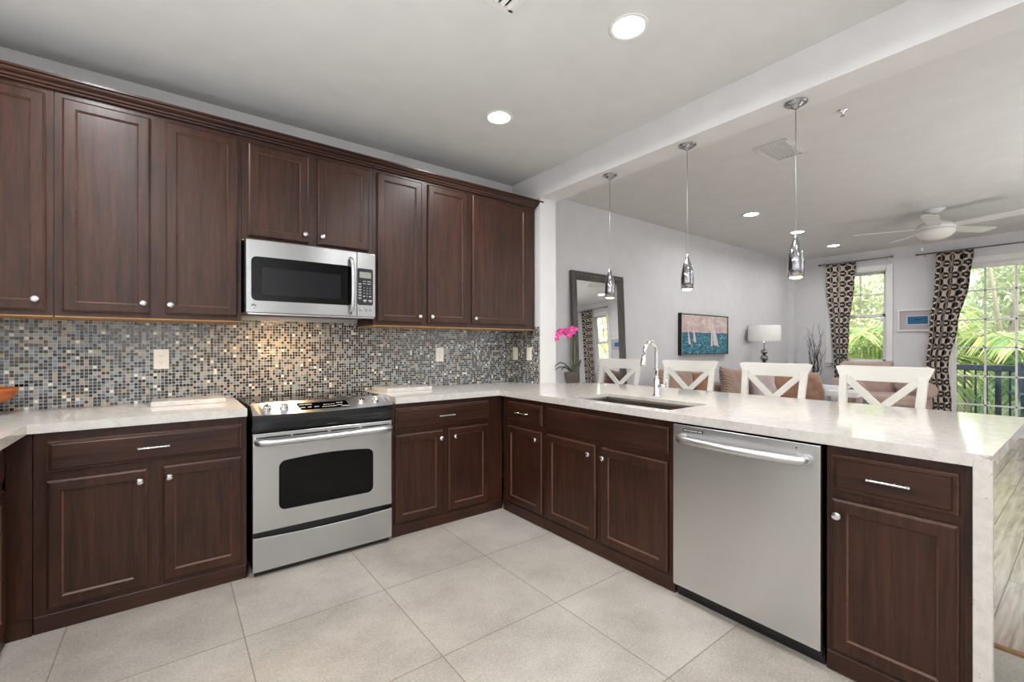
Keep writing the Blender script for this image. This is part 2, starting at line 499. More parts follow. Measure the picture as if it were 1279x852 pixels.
def cushion(bm, sx, sy, sz, pinch=.12, n=12, mat=None, seed=0, wr=.0):
    """puffed pillow, thick along y"""
    t = bmesh.new()
    rg = random.Random(seed)
    ph = [rg.uniform(0, 6) for _ in range(4)]
    g = {}
    for s in (-1, 1):
        for i in range(n + 1):
            for j in range(n + 1):
                u, w = i / n * 2 - 1, j / n * 2 - 1
                e = max(0, (1 - u ** 4) * (1 - w ** 4)) ** .5
                if e == 0 and s == 1 and (i, j, -1) in g:
                    g[(i, j, 1)] = g[(i, j, -1)]; continue
                k = 1 - pinch * (1 - abs(u)) * abs(w) ** 3
                k2 = 1 - pinch * (1 - abs(w)) * abs(u) ** 3
                wy = wr * e * (math.sin(9 * u + 4 * w + ph[0]) + .7 * math.sin(5 * u - 11 * w + ph[1]))
                g[(i, j, s)] = t.verts.new((u * sx / 2 * k2, s * sy / 2 * e + wy, w * sz / 2 * k))
        for i in range(n):
            for j in range(n):
                q = [g[(i, j, s)], g[(i + 1, j, s)], g[(i + 1, j + 1, s)], g[(i, j + 1, s)]]
                try:
                    f = t.faces.new(q); f.smooth = True
                except ValueError: pass
    bmesh.ops.recalc_face_normals(t, faces=t.faces)
    merge(bm, t, 0, mat)
    return bm

def obj(name, bm, mat, parent=None, bev=0, smooth=False, norm=True, label=None, subd=0):
    me = bpy.data.meshes.new(name)
    if norm: bmesh.ops.recalc_face_normals(bm, faces=bm.faces)
    if smooth:
        for f in bm.faces: f.smooth = True
    bm.to_mesh(me); bm.free()
    for m in (mat if isinstance(mat, (list, tuple)) else [mat]): me.materials.append(m)
    o = bpy.data.objects.new(name, me)
    COL.objects.link(o)
    if parent: o.parent = parent
    if bev:
        b = o.modifiers.new('bevel', 'BEVEL'); b.width = bev; b.segments = 2; b.limit_method = 'ANGLE'; b.angle_limit = R(40)
    if subd:
        b = o.modifiers.new('subd', 'SUBSURF'); b.levels = subd; b.render_levels = subd
    if label: o['label'] = label
    return o

def tag(o, label, cat, group=None, kind=None):
    o['label'] = label; o['category'] = cat
    if group: o['group'] = group
    if kind: o['kind'] = kind
    return o

def thing(name, label, cat, loc=(0, 0, 0), rotz=0, group=None):
    o = bpy.data.objects.new(name, None)
    o.empty_display_size = .1
    COL.objects.link(o)
    o.location = loc; o.rotation_euler = (0, 0, rotz)
    return tag(o, label, cat, group)

def struct(name, bm, m, parent=None, **k):
    o = obj(name, bm, m, parent, **k)
    if not parent: o['kind'] = 'structure'
    return o

def dup(root, loc, rotz, label, group=None, name=None):
    r = root.copy(); COL.objects.link(r); r.location = loc; r.rotation_euler = (0, 0, rotz)
    r['label'] = label
    if group: r['group'] = group
    for ch in list(root.children):
        c = ch.copy(); COL.objects.link(c); c.parent = r
        for g in ch.children:
            d = g.copy(); COL.objects.link(d); d.parent = c
    return r

def text_bm(bm, s, size, mat, mi=0):
    cu = bpy.data.curves.new('t', 'FONT'); cu.body = s; cu.size = size; cu.align_x = 'CENTER'; cu.align_y = 'CENTER'; cu.extrude = .0003; cu.resolution_u = 2
    o = bpy.data.objects.new('t', cu); COL.objects.link(o)
    dg = bpy.context.evaluated_depsgraph_get(); dg.update()
    me = bpy.data.meshes.new_from_object(o.evaluated_get(dg))
    t = bmesh.new(); t.from_mesh(me)
    bpy.data.objects.remove(o); bpy.data.curves.remove(cu); bpy.data.meshes.remove(me)
    merge(bm, t, mi, mat)
    return bm
FRONT = Matrix.Rotation(R(90), 4, 'X')          # text lying in xy stands up facing -y

# ------------------------------------------------------------------ the setting
LX, RX, BY = -3.745, 6.384, -5.8
HC, HB, HL = 2.79, 2.577, 2.79
MW = -.02                                            # plane of the living room wall behind the mirror
struct('floor', B(LX - .15, .105, BY - .15, .15, -.12, 0), M['tile'])
struct('floor_living', B(.135, RX + .15, BY - .15, .05, -.12, 0), M['plank'])
struct('trim_1', prism(bmesh.new(), [(.098, 0), (.142, 0), (.134, .007), (.106, .007)], BY, MW, 'xz'), M['threshold'])
struct('ceiling', B(LX - .15, .1, BY - .15, .15, HC, HC + .2), M['ceil'])
struct('ceiling_living', B(.1, RX + .15, BY - .15, .15, HL, HC + .2), M['ceil'])
struct('trim_2', B(0, .2, BY, -.002, HB, HC), M['white_wall'])
struct('wall_back', B(LX - .15, .2, .009, .16, 0, HC), M['white_wall'])
struct('wall_pillar', B(.009, .2, -.39, .009, 0, HB), M['white_wall'])
struct('wall_mirror', B(.2, RX + .15, MW, MW + .15, 0, HL), M['gray_wall'])
struct('wall_left', B(LX - .15, LX, BY - .15, .009, 0, HC), M['white_wall'])
struct('trim_4', B(RX - .16, RX, MW - .10, MW, 0, HL), M['gray_wall'])
# backsplash of glass mosaic
struct('wall_backsplash', B(LX, .0, .0, .0085, .90, 1.42), M['mosaic_x'])
struct('wall_backsplash_return', B(.0, .0085, -.39, .0, .90, 1.425), M['mosaic_y'])

# window wall with openings (y from, y to, z from, z to)
W1 = (-1.383, -.655, .99, 2.46)
SL = (-3.38, -2.115, .02, 2.42)
W2 = (-4.88, -4.40, .99, 2.46)
ops = sorted([W1, SL, W2])
bm = bmesh.new()
y = BY - .15
for o in ops:
    bx(bm, RX, RX + .15, y, o[0], 0, HL)
    bx(bm, RX, RX + .15, o[0], o[1], o[3], HL)
    if o[2] > .03: bx(bm, RX, RX + .15, o[0], o[1], 0, o[2])
    y = o[1]
bx(bm, RX, RX + .15, y, MW + .15, 0, HL)
struct('wall_window', bm, M['gray_wall'])
# wall behind the camera with unseen windows added to bring in daylight fill
bm = bmesh.new()
KW = (-3.4, -2.2, .95, 2.2)
LW = (3.6, 4.9, .95, 2.2)
xx = LX - .15
for o in (KW, LW):
    bx(bm, xx, o[0], BY - .15, BY, 0, HC)
    bx(bm, o[0], o[1], BY - .15, BY, 0, o[2]); bx(bm, o[0], o[1], BY - .15, BY, o[3], HC)
    xx = o[1]
bx(bm, xx, RX + .15, BY - .15, BY, 0, HC)
struct('wall_behind', bm, M['gray_wall'])
for k, o in ((4, KW), (5, LW)):
    f = bmesh.new()
    for a, b in ((o[0], o[0] + .05), (o[1] - .05, o[1]), ((o[0] + o[1]) / 2 - .025, (o[0] + o[1]) / 2 + .025)): bx(f, a, b, BY - .1, BY - .04, o[2], o[3])
    for a, b in ((o[2], o[2] + .05), (o[3] - .05, o[3])): bx(f, o[0], o[1], BY - .1, BY - .04, a, b)
    r = struct('window_%d' % k, f, M['trim'])
    obj('pane', B(o[0], o[1], BY - .072, BY - .068, o[2], o[3]), M['glass'], r)
# baseboards
struct('baseboard_mirror', B(.2, RX - .16, MW - .015, MW, 0, .13), M['trim'])
struct('baseboard_window', B(RX - .015, RX, W1[0] - .8, MW - .1, 0, .13), M['trim'])

def casing(bm, o, w=.085, sill=True):
    x1 = RX; x0 = RX - .022
    bx(bm, x0, x1, o[0] - w, o[0], o[2] - (w if sill else 0), o[3] + w, .004)
    bx(bm, x0, x1, o[1], o[1] + w, o[2] - (w if sill else 0), o[3] + w, .004)
    bx(bm, x0, x1, o[0], o[1], o[3], o[3] + w, .004)
    if sill: bx(bm, RX - .05, x1, o[0] - w, o[1] + w, o[2] - .03, o[2], .004)
    for a, b in ((o[0], o[0] + .012), (o[1] - .012, o[1])): bx(bm, RX, RX + .15, a, b, o[2], o[3])
    bx(bm, RX, RX + .15, o[0], o[1], o[3] - .012, o[3])
    if sill: bx(bm, RX, RX + .15, o[0], o[1], o[2], o[2] + .012)

def sash_window(k, o):
    r = struct('window_%d' % k, bmesh.new(), M['trim'])
    bm = bmesh.new(); casing(bm, o); bm.to_mesh(r.data); bm.free()
    mid = 1.745
    for x, z0, z1, bars in ((RX + .07, o[2], mid + .025, 0), (RX + .10, mid - .025, o[3], 1)):
        s = bmesh.new()
        a, b = o[0] + .012, o[1] - .012
        bx(s, x, x + .028, a, a + .045, z0, z1); bx(s, x, x + .028, b - .045, b, z0, z1)
        bx(s, x, x + .028, a, b, z0, z0 + .045); bx(s, x, x + .028, a, b, z1 - .045, z1)
        if bars:
            bx(s, x + .005, x + .022, (a + b) / 2 - .009, (a + b) / 2 + .009, z0, z1)
            bx(s, x + .005, x + .022, a, b, (z0 + z1) / 2 - .009, (z0 + z1) / 2 + .009)
        so = obj('sash', s, M['trim'], r)
        obj('pane', B(x + .012, x + .016, a + .04, b - .04, z0 + .04, z1 - .04), M['glass'], so)
    return r
sash_window(1, W1)
sash_window(2, W2)
# balcony door with a grid of muntins
r = struct('door_1', bmesh.new(), M['trim'])
bm = bmesh.new(); casing(bm, SL, sill=False); bm.to_mesh(r.data); bm.free()
for (a, b, x) in ((SL[0] + .012, SL[1] - .012, RX + .045),):
    s = bmesh.new()
    z0, z1 = SL[2], SL[3] - .012
    for p, q in ((a, a + .04), (b - .04, b)): bx(s, x, x + .035, p, q, z0, z1)
    bx(s, x, x + .035, a, b, z0, z0 + .07); bx(s, x, x + .035, a, b, z1 - .06, z1)
    po = obj('door_panel', s, M['trim'], r)
    obj('pane', B(x + .015, x + .019, a + .05, b - .05, z0 + .05, z1 - .05), M['glass'], po)
    g = bmesh.new()
    n = 4
    w = (b - a - .08) / n
    for i in range(1, n): bx(g, x + .006, x + .028, a + .04 + w * i - .011, a + .04 + w * i + .011, z0, z1)
    for zz in (.422, .828, 1.230, 1.622, 2.035): bx(g, x + .006, x + .028, a, b, zz - .010, zz + .010)
    obj('muntin_grid', g, M['trim'], po)

# ------------------------------------------------------------------ outdoors
struct('terrain', B(RX + .3, 60, -40, 40, -3.3, -3.2), M['lawn'])
struct('balcony_floor', B(RX + .15, 8.3, -6.2, .2, -.16, -.02), M['deck'])
def railing(x, y0, y1, label):
    t = thing('balcony_railing', label, 'railing', (x, y0, -.02))
    L = y1 - y0
    obj('top_rail', B(-.05, .05, 0, L, .86, .955, .006), M['balcony'], t)
    obj('bottom_rail', B(-.02, .02, 0, L, .09, .13, .004), M['balcony'], t)
    k = 0
    yy = .06
    while yy < L - .04:
        if k % 4 == 0: obj('post', B(-.035, .035, yy - .035, yy + .035, 0, .94, .004), M['balcony'], t)
        else: obj('baluster', B(-.012, .012, yy - .012, yy + .012, .11, .94), M['balcony'], t)
        yy += .13; k += 1
    return t
railing(8.2, -5.6, -1.75, 'slate blue balcony railing seen through the balcony door')

def frond(bm, base, az, el, L, droop, rg, nl=34, wl=.42):
    p = Vector(base); d0 = Vector((math.cos(az), math.sin(az), 0))
    pts = []
    e = el
    N = 16
    for i in range(N + 1):
        pts.append(p.copy())
        p = p + (d0 * math.cos(e) + Vector((0, 0, 1)) * math.sin(e)) * (L / N)
        e -= droop / N * (1 + i / N)
    tube(bm, pts, .02, 5, rs=[.022 * (1 - .85 * i / N) for i in range(N + 1)])
    side = Vector((-d0.y, d0.x, 0))
    for k in range(nl):
        f = .12 + .88 * k / nl
        i = min(int(f * N), N - 1); q = pts[i].lerp(pts[i + 1], f * N - i)
        dr = (pts[i + 1] - pts[i]).normalized()
        up = side.cross(dr).normalized()
        ll = wl * L * (.35 + .65 * math.sin(PI * min(1, f * .85 + .15))) * rg.uniform(.85, 1.1)
        for s in (-1, 1):
            dd = (side * s * .8 + dr * .75 + up * rg.uniform(-.1, .35)).normalized()
            wv = dr.cross(dd).cross(dd).normalized() * .022
            m = q + dd * ll * .5 + Vector((0, 0, -.03 * ll)); tip = q + dd * ll + Vector((0, 0, -.35 * ll))
            a = [bm.verts.new(x) for x in (q - wv * .5, q + wv * .5, m + wv, m - wv)]
            bm.faces.new(a)
            bm.faces.new((a[3], a[2], bm.verts.new(tip)))

def palm(x, y, zt, L, nf, label, mat, seed, nl=34, tilt=(.1, 1.15)):
    rg = random.Random(seed)
    t = thing('palm_tree', label, 'palm', (x, y, -3.2))
    h = zt + 3.2
    lean = rg.uniform(-.25, .25)
    pts = [(lean * (i / 8) ** 2, 0, h * i / 8) for i in range(9)]
    obj('trunk', tube(bmesh.new(), pts, .13, 10, rs=[.17 - .006 * i for i in range(9)]), M['trunk'], t)
    bm = bmesh.new()
    for i in range(nf):
        az = i * 2.39996 + rg.uniform(-.2, .2)
        el = tilt[0] + (tilt[1] - tilt[0]) * (i / nf) + rg.uniform(-.1, .1)
        frond(bm, pts[-1], az, el, L * rg.uniform(.85, 1.1), rg.uniform(1.0, 1.6), rg, nl)
    obj('fronds', bm, mat, t, norm=False)
    return t
palm(10.2, -1.75, .95, 2.2, 18, 'bright green palm just past the left end of the railing', M['palm_a'], 3, 40)
palm(10.7, -3.55, .80, 2.4, 18, 'blue green palm standing behind the middle of the railing', M['palm_b'], 5, 40)
palm(10.6, .35, .95, 2.4, 17, 'leaning palm filling the lower half of the narrow window', M['palm_a'], 8, 40)
palm(12.2, -5.9, 1.3, 2.5, 16, 'tall palm at the far right behind the door', M['palm_a'], 11, 40)

def tree(x, y, zc, rx, rz, label, mat, seed, n=9000, s=.095):
    rg = random.Random(seed)
    t = thing('leafy_tree', label, 'tree', (x, y, -3.2))
    h = zc + 3.2
    tr = tube(bmesh.new(), [(0, 0, 0), (.1, .05, h * .5), (0, 0, h)], .2, 8, rs=[.24, .18, .08])
    for k in range(6):
        a = k * 1.05 + rg.random()
        tube(tr, [(.05, .03, h * .55), (math.cos(a) * rx * .4, math.sin(a) * rx * .4, h * .85), (math.cos(a) * rx * .7, math.sin(a) * rx * .7, h + rz * .3)], .06, 6, rs=[.09, .06, .02])
    obj('trunk', tr, M['trunk'], t)
    bm = bmesh.new()
    lumps = [(rg.uniform(-.6, .6) * rx, rg.uniform(-.6, .6) * rx, rg.uniform(-.7, .7) * rz, rg.uniform(.3, .55)) for _ in range(16)]
    for i in range(n):
        l = lumps[i % 16]
        v = Vector((rg.gauss(0, 1), rg.gauss(0, 1), rg.gauss(0, 1))).normalized() * rg.uniform(.6, 1) ** .5 * l[3] * rx
        c = Vector((l[0], l[1], h + l[2])) + Vector((v.x, v.y, v.z * .8))
        a = Vector((rg.gauss(0, 1), rg.gauss(0, 1), rg.gauss(0, 1))).normalized(); b = a.orthogonal().normalized()
        q = s * rg.uniform(.6, 1.3)
        bm.faces.new([bm.verts.new(c + a * q), bm.verts.new(c + b * q * .45), bm.verts.new(c - a * q), bm.verts.new(c - b * q * .45)])
    obj('crown', bm, mat, t, norm=False)
    return t
for i, (x, y, z, rx, rz, m, lb) in enumerate([
    (24, -3.2, 2.2, 5.0, 5.5, 'tree_a', 'big pale tree far behind everything seen through the door'),
    (26, 5.5, 2.2, 5.0, 5.5, 'tree_b', 'big pale tree far behind the narrow window'),
    (15, 1.6, 1.6, 2.6, 3.0, 'tree_a', 'pale loose tree behind the upper sash of the narrow window'),
    (14, -2.4, 2.4, 2.6, 3.2, 'tree_a', 'pale green tree above the palms left of the door muntins'),
    (16, -5.6, 2.2, 3.0, 3.4, 'tree_b', 'yellow green tree behind the right half of the door'),
    (17, -1.2, -.6, 2.8, 2.0, 'tree_b', 'low yellowish tree between the narrow window and the door'),
    (13, -7.6, 1.2, 2.4, 2.8, 'tree_a', 'pale tree at the right end beyond the balcony'),
    (13.5, -4.6, -.9, 2.3, 1.9, 'tree_b', 'low yellow shrubby tree seen between the balusters'),
    (18, 4.5, .4, 3.0, 3.4, 'tree_b', 'yellow tree far left behind the curtained window'),
    (15.5, -11.5, 1.8, 3.0, 3.4, 'tree_b', 'far yellow green tree seen only in the floor mirror'),
]): tree(x + .8, y + .3, z, rx, rz, lb, M[m], 20 + i, s=.095 if x < 20 else .15)

# ------------------------------------------------------------------ cabinets
DOOR = [(0, 0), (0, -.012), (.003, -.017), (.009, -.02), (.047, -.02), (.0475, -.0165), (.0535, -.0105), (.0545, -.008)]
DRAWER = [(0, 0), (0, -.010), (.005, -.0145), (.013, -.0155), (.017, -.02)]
knob_me = lathe(bmesh.new(), [(.0045, 0), (.0045, .010), (.008, .012), (.0155, .017), (.0165, .021), (.0145, .026), (.009, .0295), (.002, .0305)], axis='-y', n=14, smooth=False)
knob_src = obj('knob', knob_me, M['chrome'])
def handle_bm():
    bm = bmesh.new()
    prof = [(.0025, -.062), (.006, -.060), (.0062, -.055), (.0035, -.053)]
    for k in range(13):
        h = -.048 + k * .008
        prof += [(.0042, h - .0035), (.0056, h), (.0042, h + .0035)] if k % 2 == 0 else [(.0040, h)]
    prof += [(.0035, .053), (.0062, .055), (.006, .060), (.0025, .062)]
    prof.sort(key=lambda p: p[1])
    lathe(bm, prof, (0, -.026, 0), 'x', 12)
    for s in (-1, 1): lathe(bm, [(.0065, 0), (.004, .004), (.004, .028)], (s * .050, 0, 0), '-y', 10)
    return bm
handle_src = obj('handle', handle_bm(), M['chrome'])
used = set()
def fitting(src, parent, x, z):
    o = src if src.name not in used else src.copy()
    if src.name in used: COL.objects.link(o)
    used.add(src.name)
    o.parent = parent; o.location = (x, -.02, z)
    return o

def door(t, x0, x1, z0, z1, knob=None, y=0):
    d = obj('door', nest(bmesh.new(), x0, x1, z0, z1, DOOR, (1, 5)), [M['wood'], M['wood_lit_worn']], t)
    if knob: fitting(knob_src, d, *knob)
    return d
def drawer(t, x0, x1, z0, z1, handle=True, name='drawer'):
    d = obj(name, nest(bmesh.new(), x0, x1, z0, z1, DRAWER, (1,)), [M['wood_h'], M['wood_lit_worn']], t)
    if handle: fitting(handle_src, d, (x0 + x1) / 2, (z0 + z1) / 2)
    return d

def frame_body(w, z0, z1, depth, openings, th=.019):
    """carcass with a real face frame around its openings; face at y = 0, depth towards +y"""
    bm = bmesh.new()
    xs = sorted({0, w, *[v for o in openings for v in (o[0] + .012, o[1] - .012)]})
    zs = sorted({z0, z1, *[v for o in openings for v in (o[2] + .012, o[3] - .012)]})
    t = bmesh.new()
    def inside(x, z): return not any(o[0] + .012 < x < o[1] - .012 and o[2] + .012 < z < o[3] - .012 for o in openings)
    cells(t, xs, zs, inside, 0, th)
    merge(bm, t, 0, Matrix.Rotation(R(90), 4, 'X') @ Matrix.Translation((0, 0, -th)))
    bx(bm, 0, .016, th, depth, z0, z1); bx(bm, w - .016, w, th, depth, z0, z1)
    bx(bm, .016, w - .016, depth - .008, depth, z0, z1)
    bx(bm, .016, w - .016, th, depth, z0, z0 + .016)
    return bm

def base_cab(label, loc, rot, w, fronts, depth=.60, plinth=True, ztop=.871, left_filler=None, right_filler=None):
    t = thing('base_cabinet', label, 'cabinet', (*loc, 0), R(rot), None)
    b = obj('body', frame_body(w, .072, ztop, depth, [f[1:5] for f in fronts]), M['wood'], t)
    if plinth: obj('plinth', B(0, w, -.006, .012, 0.0, .074, .003), M['wood_h'], t)
    for f in fronts:
        if f[0] == 'door': door(t, *f[1:5], f[5])
        else: drawer(t, *f[1:5], handle=f[5], name='drawer' if f[5] else 'false_front')
    return t

FY = -.62            # face plane of the run on the back wall
FX = -.58            # face plane of the peninsula
# left of the range: x from -3.08 to -2.285
def rel(x0, fr):
    out = []
    for f in fr:
        k = f[5]
        if isinstance(k, tuple): k = (k[0] - x0, k[1])
        out.append((f[0], f[1] - x0, f[2] - x0, f[3], f[4], k))
    return out
x0 = -3.085
base_cab('dark wood base cabinet with two doors left of the range', (x0, FY), 0, 3.085 - 2.288, rel(x0, [
    ('drawer', -3.043, -2.311, .695, .832, True), ('door', -3.043, -2.703, .098, .660, (-2.73, .608)), ('door', -2.645, -2.311, .098, .662, (-2.619, .610))]))
x0 = -1.473
tB = base_cab('dark wood base cabinet with two doors between range and corner', (x0, FY), 0, 1.473 + FX, rel(x0, [
    ('drawer', -1.449, -.713, .695, .840, True), ('door', -1.449, -1.105, .09, .665, (-1.125, .612)), ('door', -1.056, -.716, .09, .668, (-1.012, .612))]))
def relp(y0, fr):      # fronts on the peninsula, given by world y (towards the camera = smaller)
    out = []
    for f in fr:
        k = f[5]
        if isinstance(k, tuple): k = (y0 - k[0], k[1])
        out.append((f[0], y0 - f[1], y0 - f[2], f[3], f[4], k))
    return out
y0 = -.645
base_cab('narrow dark wood cabinet with one drawer beside the inside corner', (FX, y0), -90, 1.128 - .645, relp(y0, [
    ('drawer', -.705, -1.103, .695, .835, True), ('door', -.705, -1.100, .09, .655, (-1.055, .603))]))
y0 = -1.130
base_cab('dark wood sink cabinet with plain false front over two doors', (FX, y0), -90, 2.113 - 1.130, relp(y0, [
    ('drawer', -1.155, -2.080, .693, .832, False), ('door', -1.155, -1.587, .09, .657, (-1.548, .598)), ('door', -1.636, -2.074, .09, .654, (-1.662, .596))]))
y0 = -2.770
base_cab('single door dark wood cabinet between dishwasher and white end leg', (FX, y0), -90, 3.149 - 2.770, relp(y0, [
    ('drawer', -2.789, -3.138, .699, .836, True), ('door', -2.789, -3.138, .092, .668, (-2.812, .610))]))
# left run, mostly outside the frame
y0 = -1.45
base_cab('dark wood cabinet on the left run at the left edge of the photo', (-3.168, y0), 90, .80, [
    ('drawer', .03, .745, .695, .835, True), ('door', .03, .375, .09, .662, (.35, .61)), ('door', .40, .745, .09, .662, (.43, .61))], depth=.575)
tag(obj('corner_filler', bx(B(-3.166, -3.088, FY - .003, FY + .016, .072, .872), -3.166, -3.088, FY - .008, FY + .012, 0, .074), M['wood']),
    'plain dark wood filler board closing the left inside corner', 'filler board')
o = obj('peninsula_back', B(.03, .05, -3.145, -.41, 0, .872), M['wood'])
tag(o, 'dark panel closing the peninsula behind the counter stools', 'panel')

# wall cabinets
UY = -.332
def wall_cab(label, x0, x1, z0, z1, fronts, end=False):
    t = thing('wall_cabinet', label, 'cabinet', (x0, UY, 0), 0)
    w = x1 - x0
    obj('body', frame_body(w, z0, z1, .330, [(f[0] - x0, f[1] - x0, f[2], f[3]) for f in fronts]), M['wood'], t)
    obj('underside', B(.002, w - .002, .0, .328, z0 - .006, z0), M['wood_raw'], t)
    for f in fronts: door(t, f[0] - x0, f[1] - x0, f[2], f[3], (f[4] - x0, f[5]))
    return t
ZB = 1.398
wall_cab('dark wall cabinet at the left end of the row', LX + .002, -3.066, ZB, 2.50, [(-3.46, -3.092, 1.421, 2.467, -3.122, 1.473)])
wall_cab('tall dark wall cabinet with two doors left of the microwave', -3.064, -2.282, ZB, 2.50, [(-3.035, -2.700, 1.419, 2.464, -2.728, 1.475), (-2.637, -2.300, 1.424, 2.470, -2.614, 1.472)])
wall_cab('short dark wall cabinet above the microwave', -2.280, -1.490, 1.885, 2.50, [(-2.247, -1.911, 1.906, 2.462, -1.935, 1.957), (-1.857, -1.522, 1.906, 2.467, -1.832, 1.957)])
wall_cab('tall dark wall cabinet with two doors right of the microwave', -1.488, -.700, ZB, 2.50, [(-1.461, -1.121, 1.420, 2.470, -1.146, 1.470), (-1.071, -.721, 1.426, 2.470, -1.046, 1.470)])
wall_cab('wide single door dark wall cabinet at the right end of the row', -.698, -.012, ZB, 2.50, [(-.677, -.100, 1.430, 2.474, -.655, 1.474)])
# crown moulding, mitred return at the right end
cp = [(0, 0), (-.012, 0), (-.014, .008), (-.024, .012), (-.026, .020), (-.040, .028), (-.046, .034), (-.050, .040), (-.060, .044), (-.060, .054), (0, .054)]
bm = bmesh.new()
rows = []
for (px, py, ex) in ((LX + .001, 0, 0), (-.012, 0, 1)):
    rows.append([bm.verts.new((px - ex * a, UY - .004 + a, 2.494 + b)) for a, b in cp])
rows.append([bm.verts.new((-.012 - a, -.003, 2.494 + b)) for a, b in cp])
for A_, B_ in zip(rows, rows[1:]):
    for i in range(len(cp)): bm.faces.new((A_[i], A_[(i + 1) % len(cp)], B_[(i + 1) % len(cp)], B_[i]))
bm.faces.new(rows[0]); bm.faces.new(rows[-1])
tag(obj('crown_moulding', bm, M['wood_h']), 'dark stepped crown moulding running along the top of the wall cabinets', 'moulding')

# ------------------------------------------------------------------ worktops
CT0, CTS, CT1 = .873, .893, .914
bm = cells(bmesh.new(), [LX + .002, -3.1, -2.287], [-2.25, -.645, -.001], lambda x, y: x < -3.1 or y > -.645, CTS, CT1)
bx(bm, -3.1 - .03, -2.287, -.645, -.615, CT0, CTS); bx(bm, -3.13, -3.1, -2.25, -.645, CT0, CTS)
tag(obj('countertop', bm, M['quartz']), 'white quartz countertop of the left corner, left of the range', 'countertop')
SX = (-.53, -.15); SY = (-2.05, -1.31)
bm = cells(bmesh.new(), [-1.452, -.62, SX[0], SX[1], -.001, .585], [-3.215, SY[0], SY[1], -.96, -.645, -.392, -.001],
           lambda x, y: (not (SX[0] < x < SX[1] and SY[0] < y < SY[1])) and ((x < -.62 and y > -.645) or (-.62 < x < -.001) or (x > -.001 and y < -.96)) and not (x > -.001 and y > -.96), CTS, CT1)
prism(bm, [(-.001, -.96), (.585, -.96), (.50, -.70), (.33, -.46), (.201, -.345), (.201, -.392), (-.001, -.392)], CTS, CT1, 'xy')
prism(bm, [(.201, -.345), (.585, -.96), (.56, -.96), (.201, -.38)], CT0 - .0, CTS, 'xy')
bx(bm, -1.452, -.62, -.645, -.615, CT0, CTS); bx(bm, -.62, -.59, -3.1725, -.615, CT0, CTS); bx(bm, .555, .585, -3.1725, -.96, CT0, CTS); bx(bm, -1.452, -1.43, -.615, -.001, CT0, CTS)
bx(bm, -.55, .585, -3.215, -3.185, CT0, CTS)
ctr = tag(obj('countertop', bm, M['quartz']), 'white quartz worktop of the peninsula with sink cutout and quartz end leg', 'countertop')
obj('end_leg', B(-.62, -.583, -3.215, -3.172, 0, CTS + .0005, .002), M['quartz'], ctr)
tag(obj('scribe_strip', B(-.580, -.565, -3.1715, -3.1495, 0, .871), M['wood']), 'narrow dark wood strip beside the white quartz end leg', 'strip')

# undermount sink
bm = bmesh.new()
r0 = [(SX[0] - .012, SY[0] - .012), (SX[1] + .012, SY[0] - .012), (SX[1] + .012, SY[1] + .012), (SX[0] - .012, SY[1] + .012)]
lv = []
for k, (ins, z) in enumerate([(-.02, CTS - .001), (.006, CTS - .001), (.009, CTS - .012), (.015, .70), (.035, .672)]):
    lv.append([bm.verts.new((x + ins * sx, y + ins * sy, z)) for (x, y), (sx, sy) in zip(r0, ((1, 1), (-1, 1), (-1, -1), (1, -1)))])
for a, b in zip(lv, lv[1:]):
    for i in range(4): bm.faces.new((a[i], a[(i + 1) % 4], b[(i + 1) % 4], b[i]))
bm.faces.new(lv[-1])
sk = obj('sink', bm, M['steel_sink'], norm=False)
tag(sk, 'rectangular steel undermount sink set into the peninsula worktop', 'sink')
obj('drain', lathe(bmesh.new(), [(.045, .6725), (.045, .675), (.030, .674), (.012, .6735)], (-.30, -1.68, 0)), M['chrome'], sk)

# faucet
t = thing('kitchen_faucet', 'tall chrome gooseneck faucet behind the sink', 'faucet', (-.028, -1.618, CT1))
obj('base', lathe(bmesh.new(), [(.027, 0), (.027, .006), (.021, .011), (.0195, .016), (.0195, .105), (.016, .118), (.0135, .13)]), M['chrome'], t)
pts = [(0, 0, .10), (0, 0, .19), (0, 0, .285)]
for k in range(1, 13):
    a = PI * k / 14
    pts.append((-.066 + .066 * math.cos(a), 0, .285 + .078 * math.sin(a)))
pts.append((-.134, 0, .275))
obj('spout', tube(bmesh.new(), pts, .0125, 14), M['chrome'], t)
obj('spray_head', tube(bmesh.new(), [(-.133, 0, .282), (-.1375, 0, .262), (-.147, 0, .215), (-.149, 0, .205)], .016, 14, rs=[.013, .0155, .0195, .017]), M['chrome'], t)
hb = tube(bmesh.new(), [(0, -.012, .072), (.004, -.068, .072)], .013, 12, rs=[.0135, .0125])
tube(hb, [(.004, -.062, .072), (.004, -.072, .085), (.006, -.080, .150)], .006, 8, rs=[.008, .006, .0045])
obj('lever', hb, M['chrome'], t)

# two slabs lying on the worktop
tag(obj('slab_board', B(-2.702, -2.352, -.262, -.03, CT1, CT1 + .026, .003), M['quartz']), 'white quartz board lying on the left counter below the outlet', 'board')
tag(obj('slab_board', prism(bmesh.new(), [(-1.366, -.288), (-1.006, -.288), (-1.006, -.03), (-1.385, -.03)], CT1, CT1 + .026, 'xy', .003), M['quartz']), 'white quartz board lying on the counter right of the range', 'board')

# orange bowl on a foot at the far left
t = thing('wooden_bowl', 'orange brown wooden bowl at the left edge of the counter', 'bowl', (-3.315, -.19, CT1))
obj('foot', lathe(bmesh.new(), [(.062, 0), (.06, .006), (.02, .016), (.014, .04), (.03, .054)], n=28), M['steel_smooth'], t)
obj('bowl', lathe(bmesh.new(), [(.02, .052), (.06, .060), (.092, .084), (.106, .118), (.108, .132), (.102, .132), (.098, .118), (.085, .092), (.04, .074), (.002, .072)], n=32), M['orange_wood'], t)

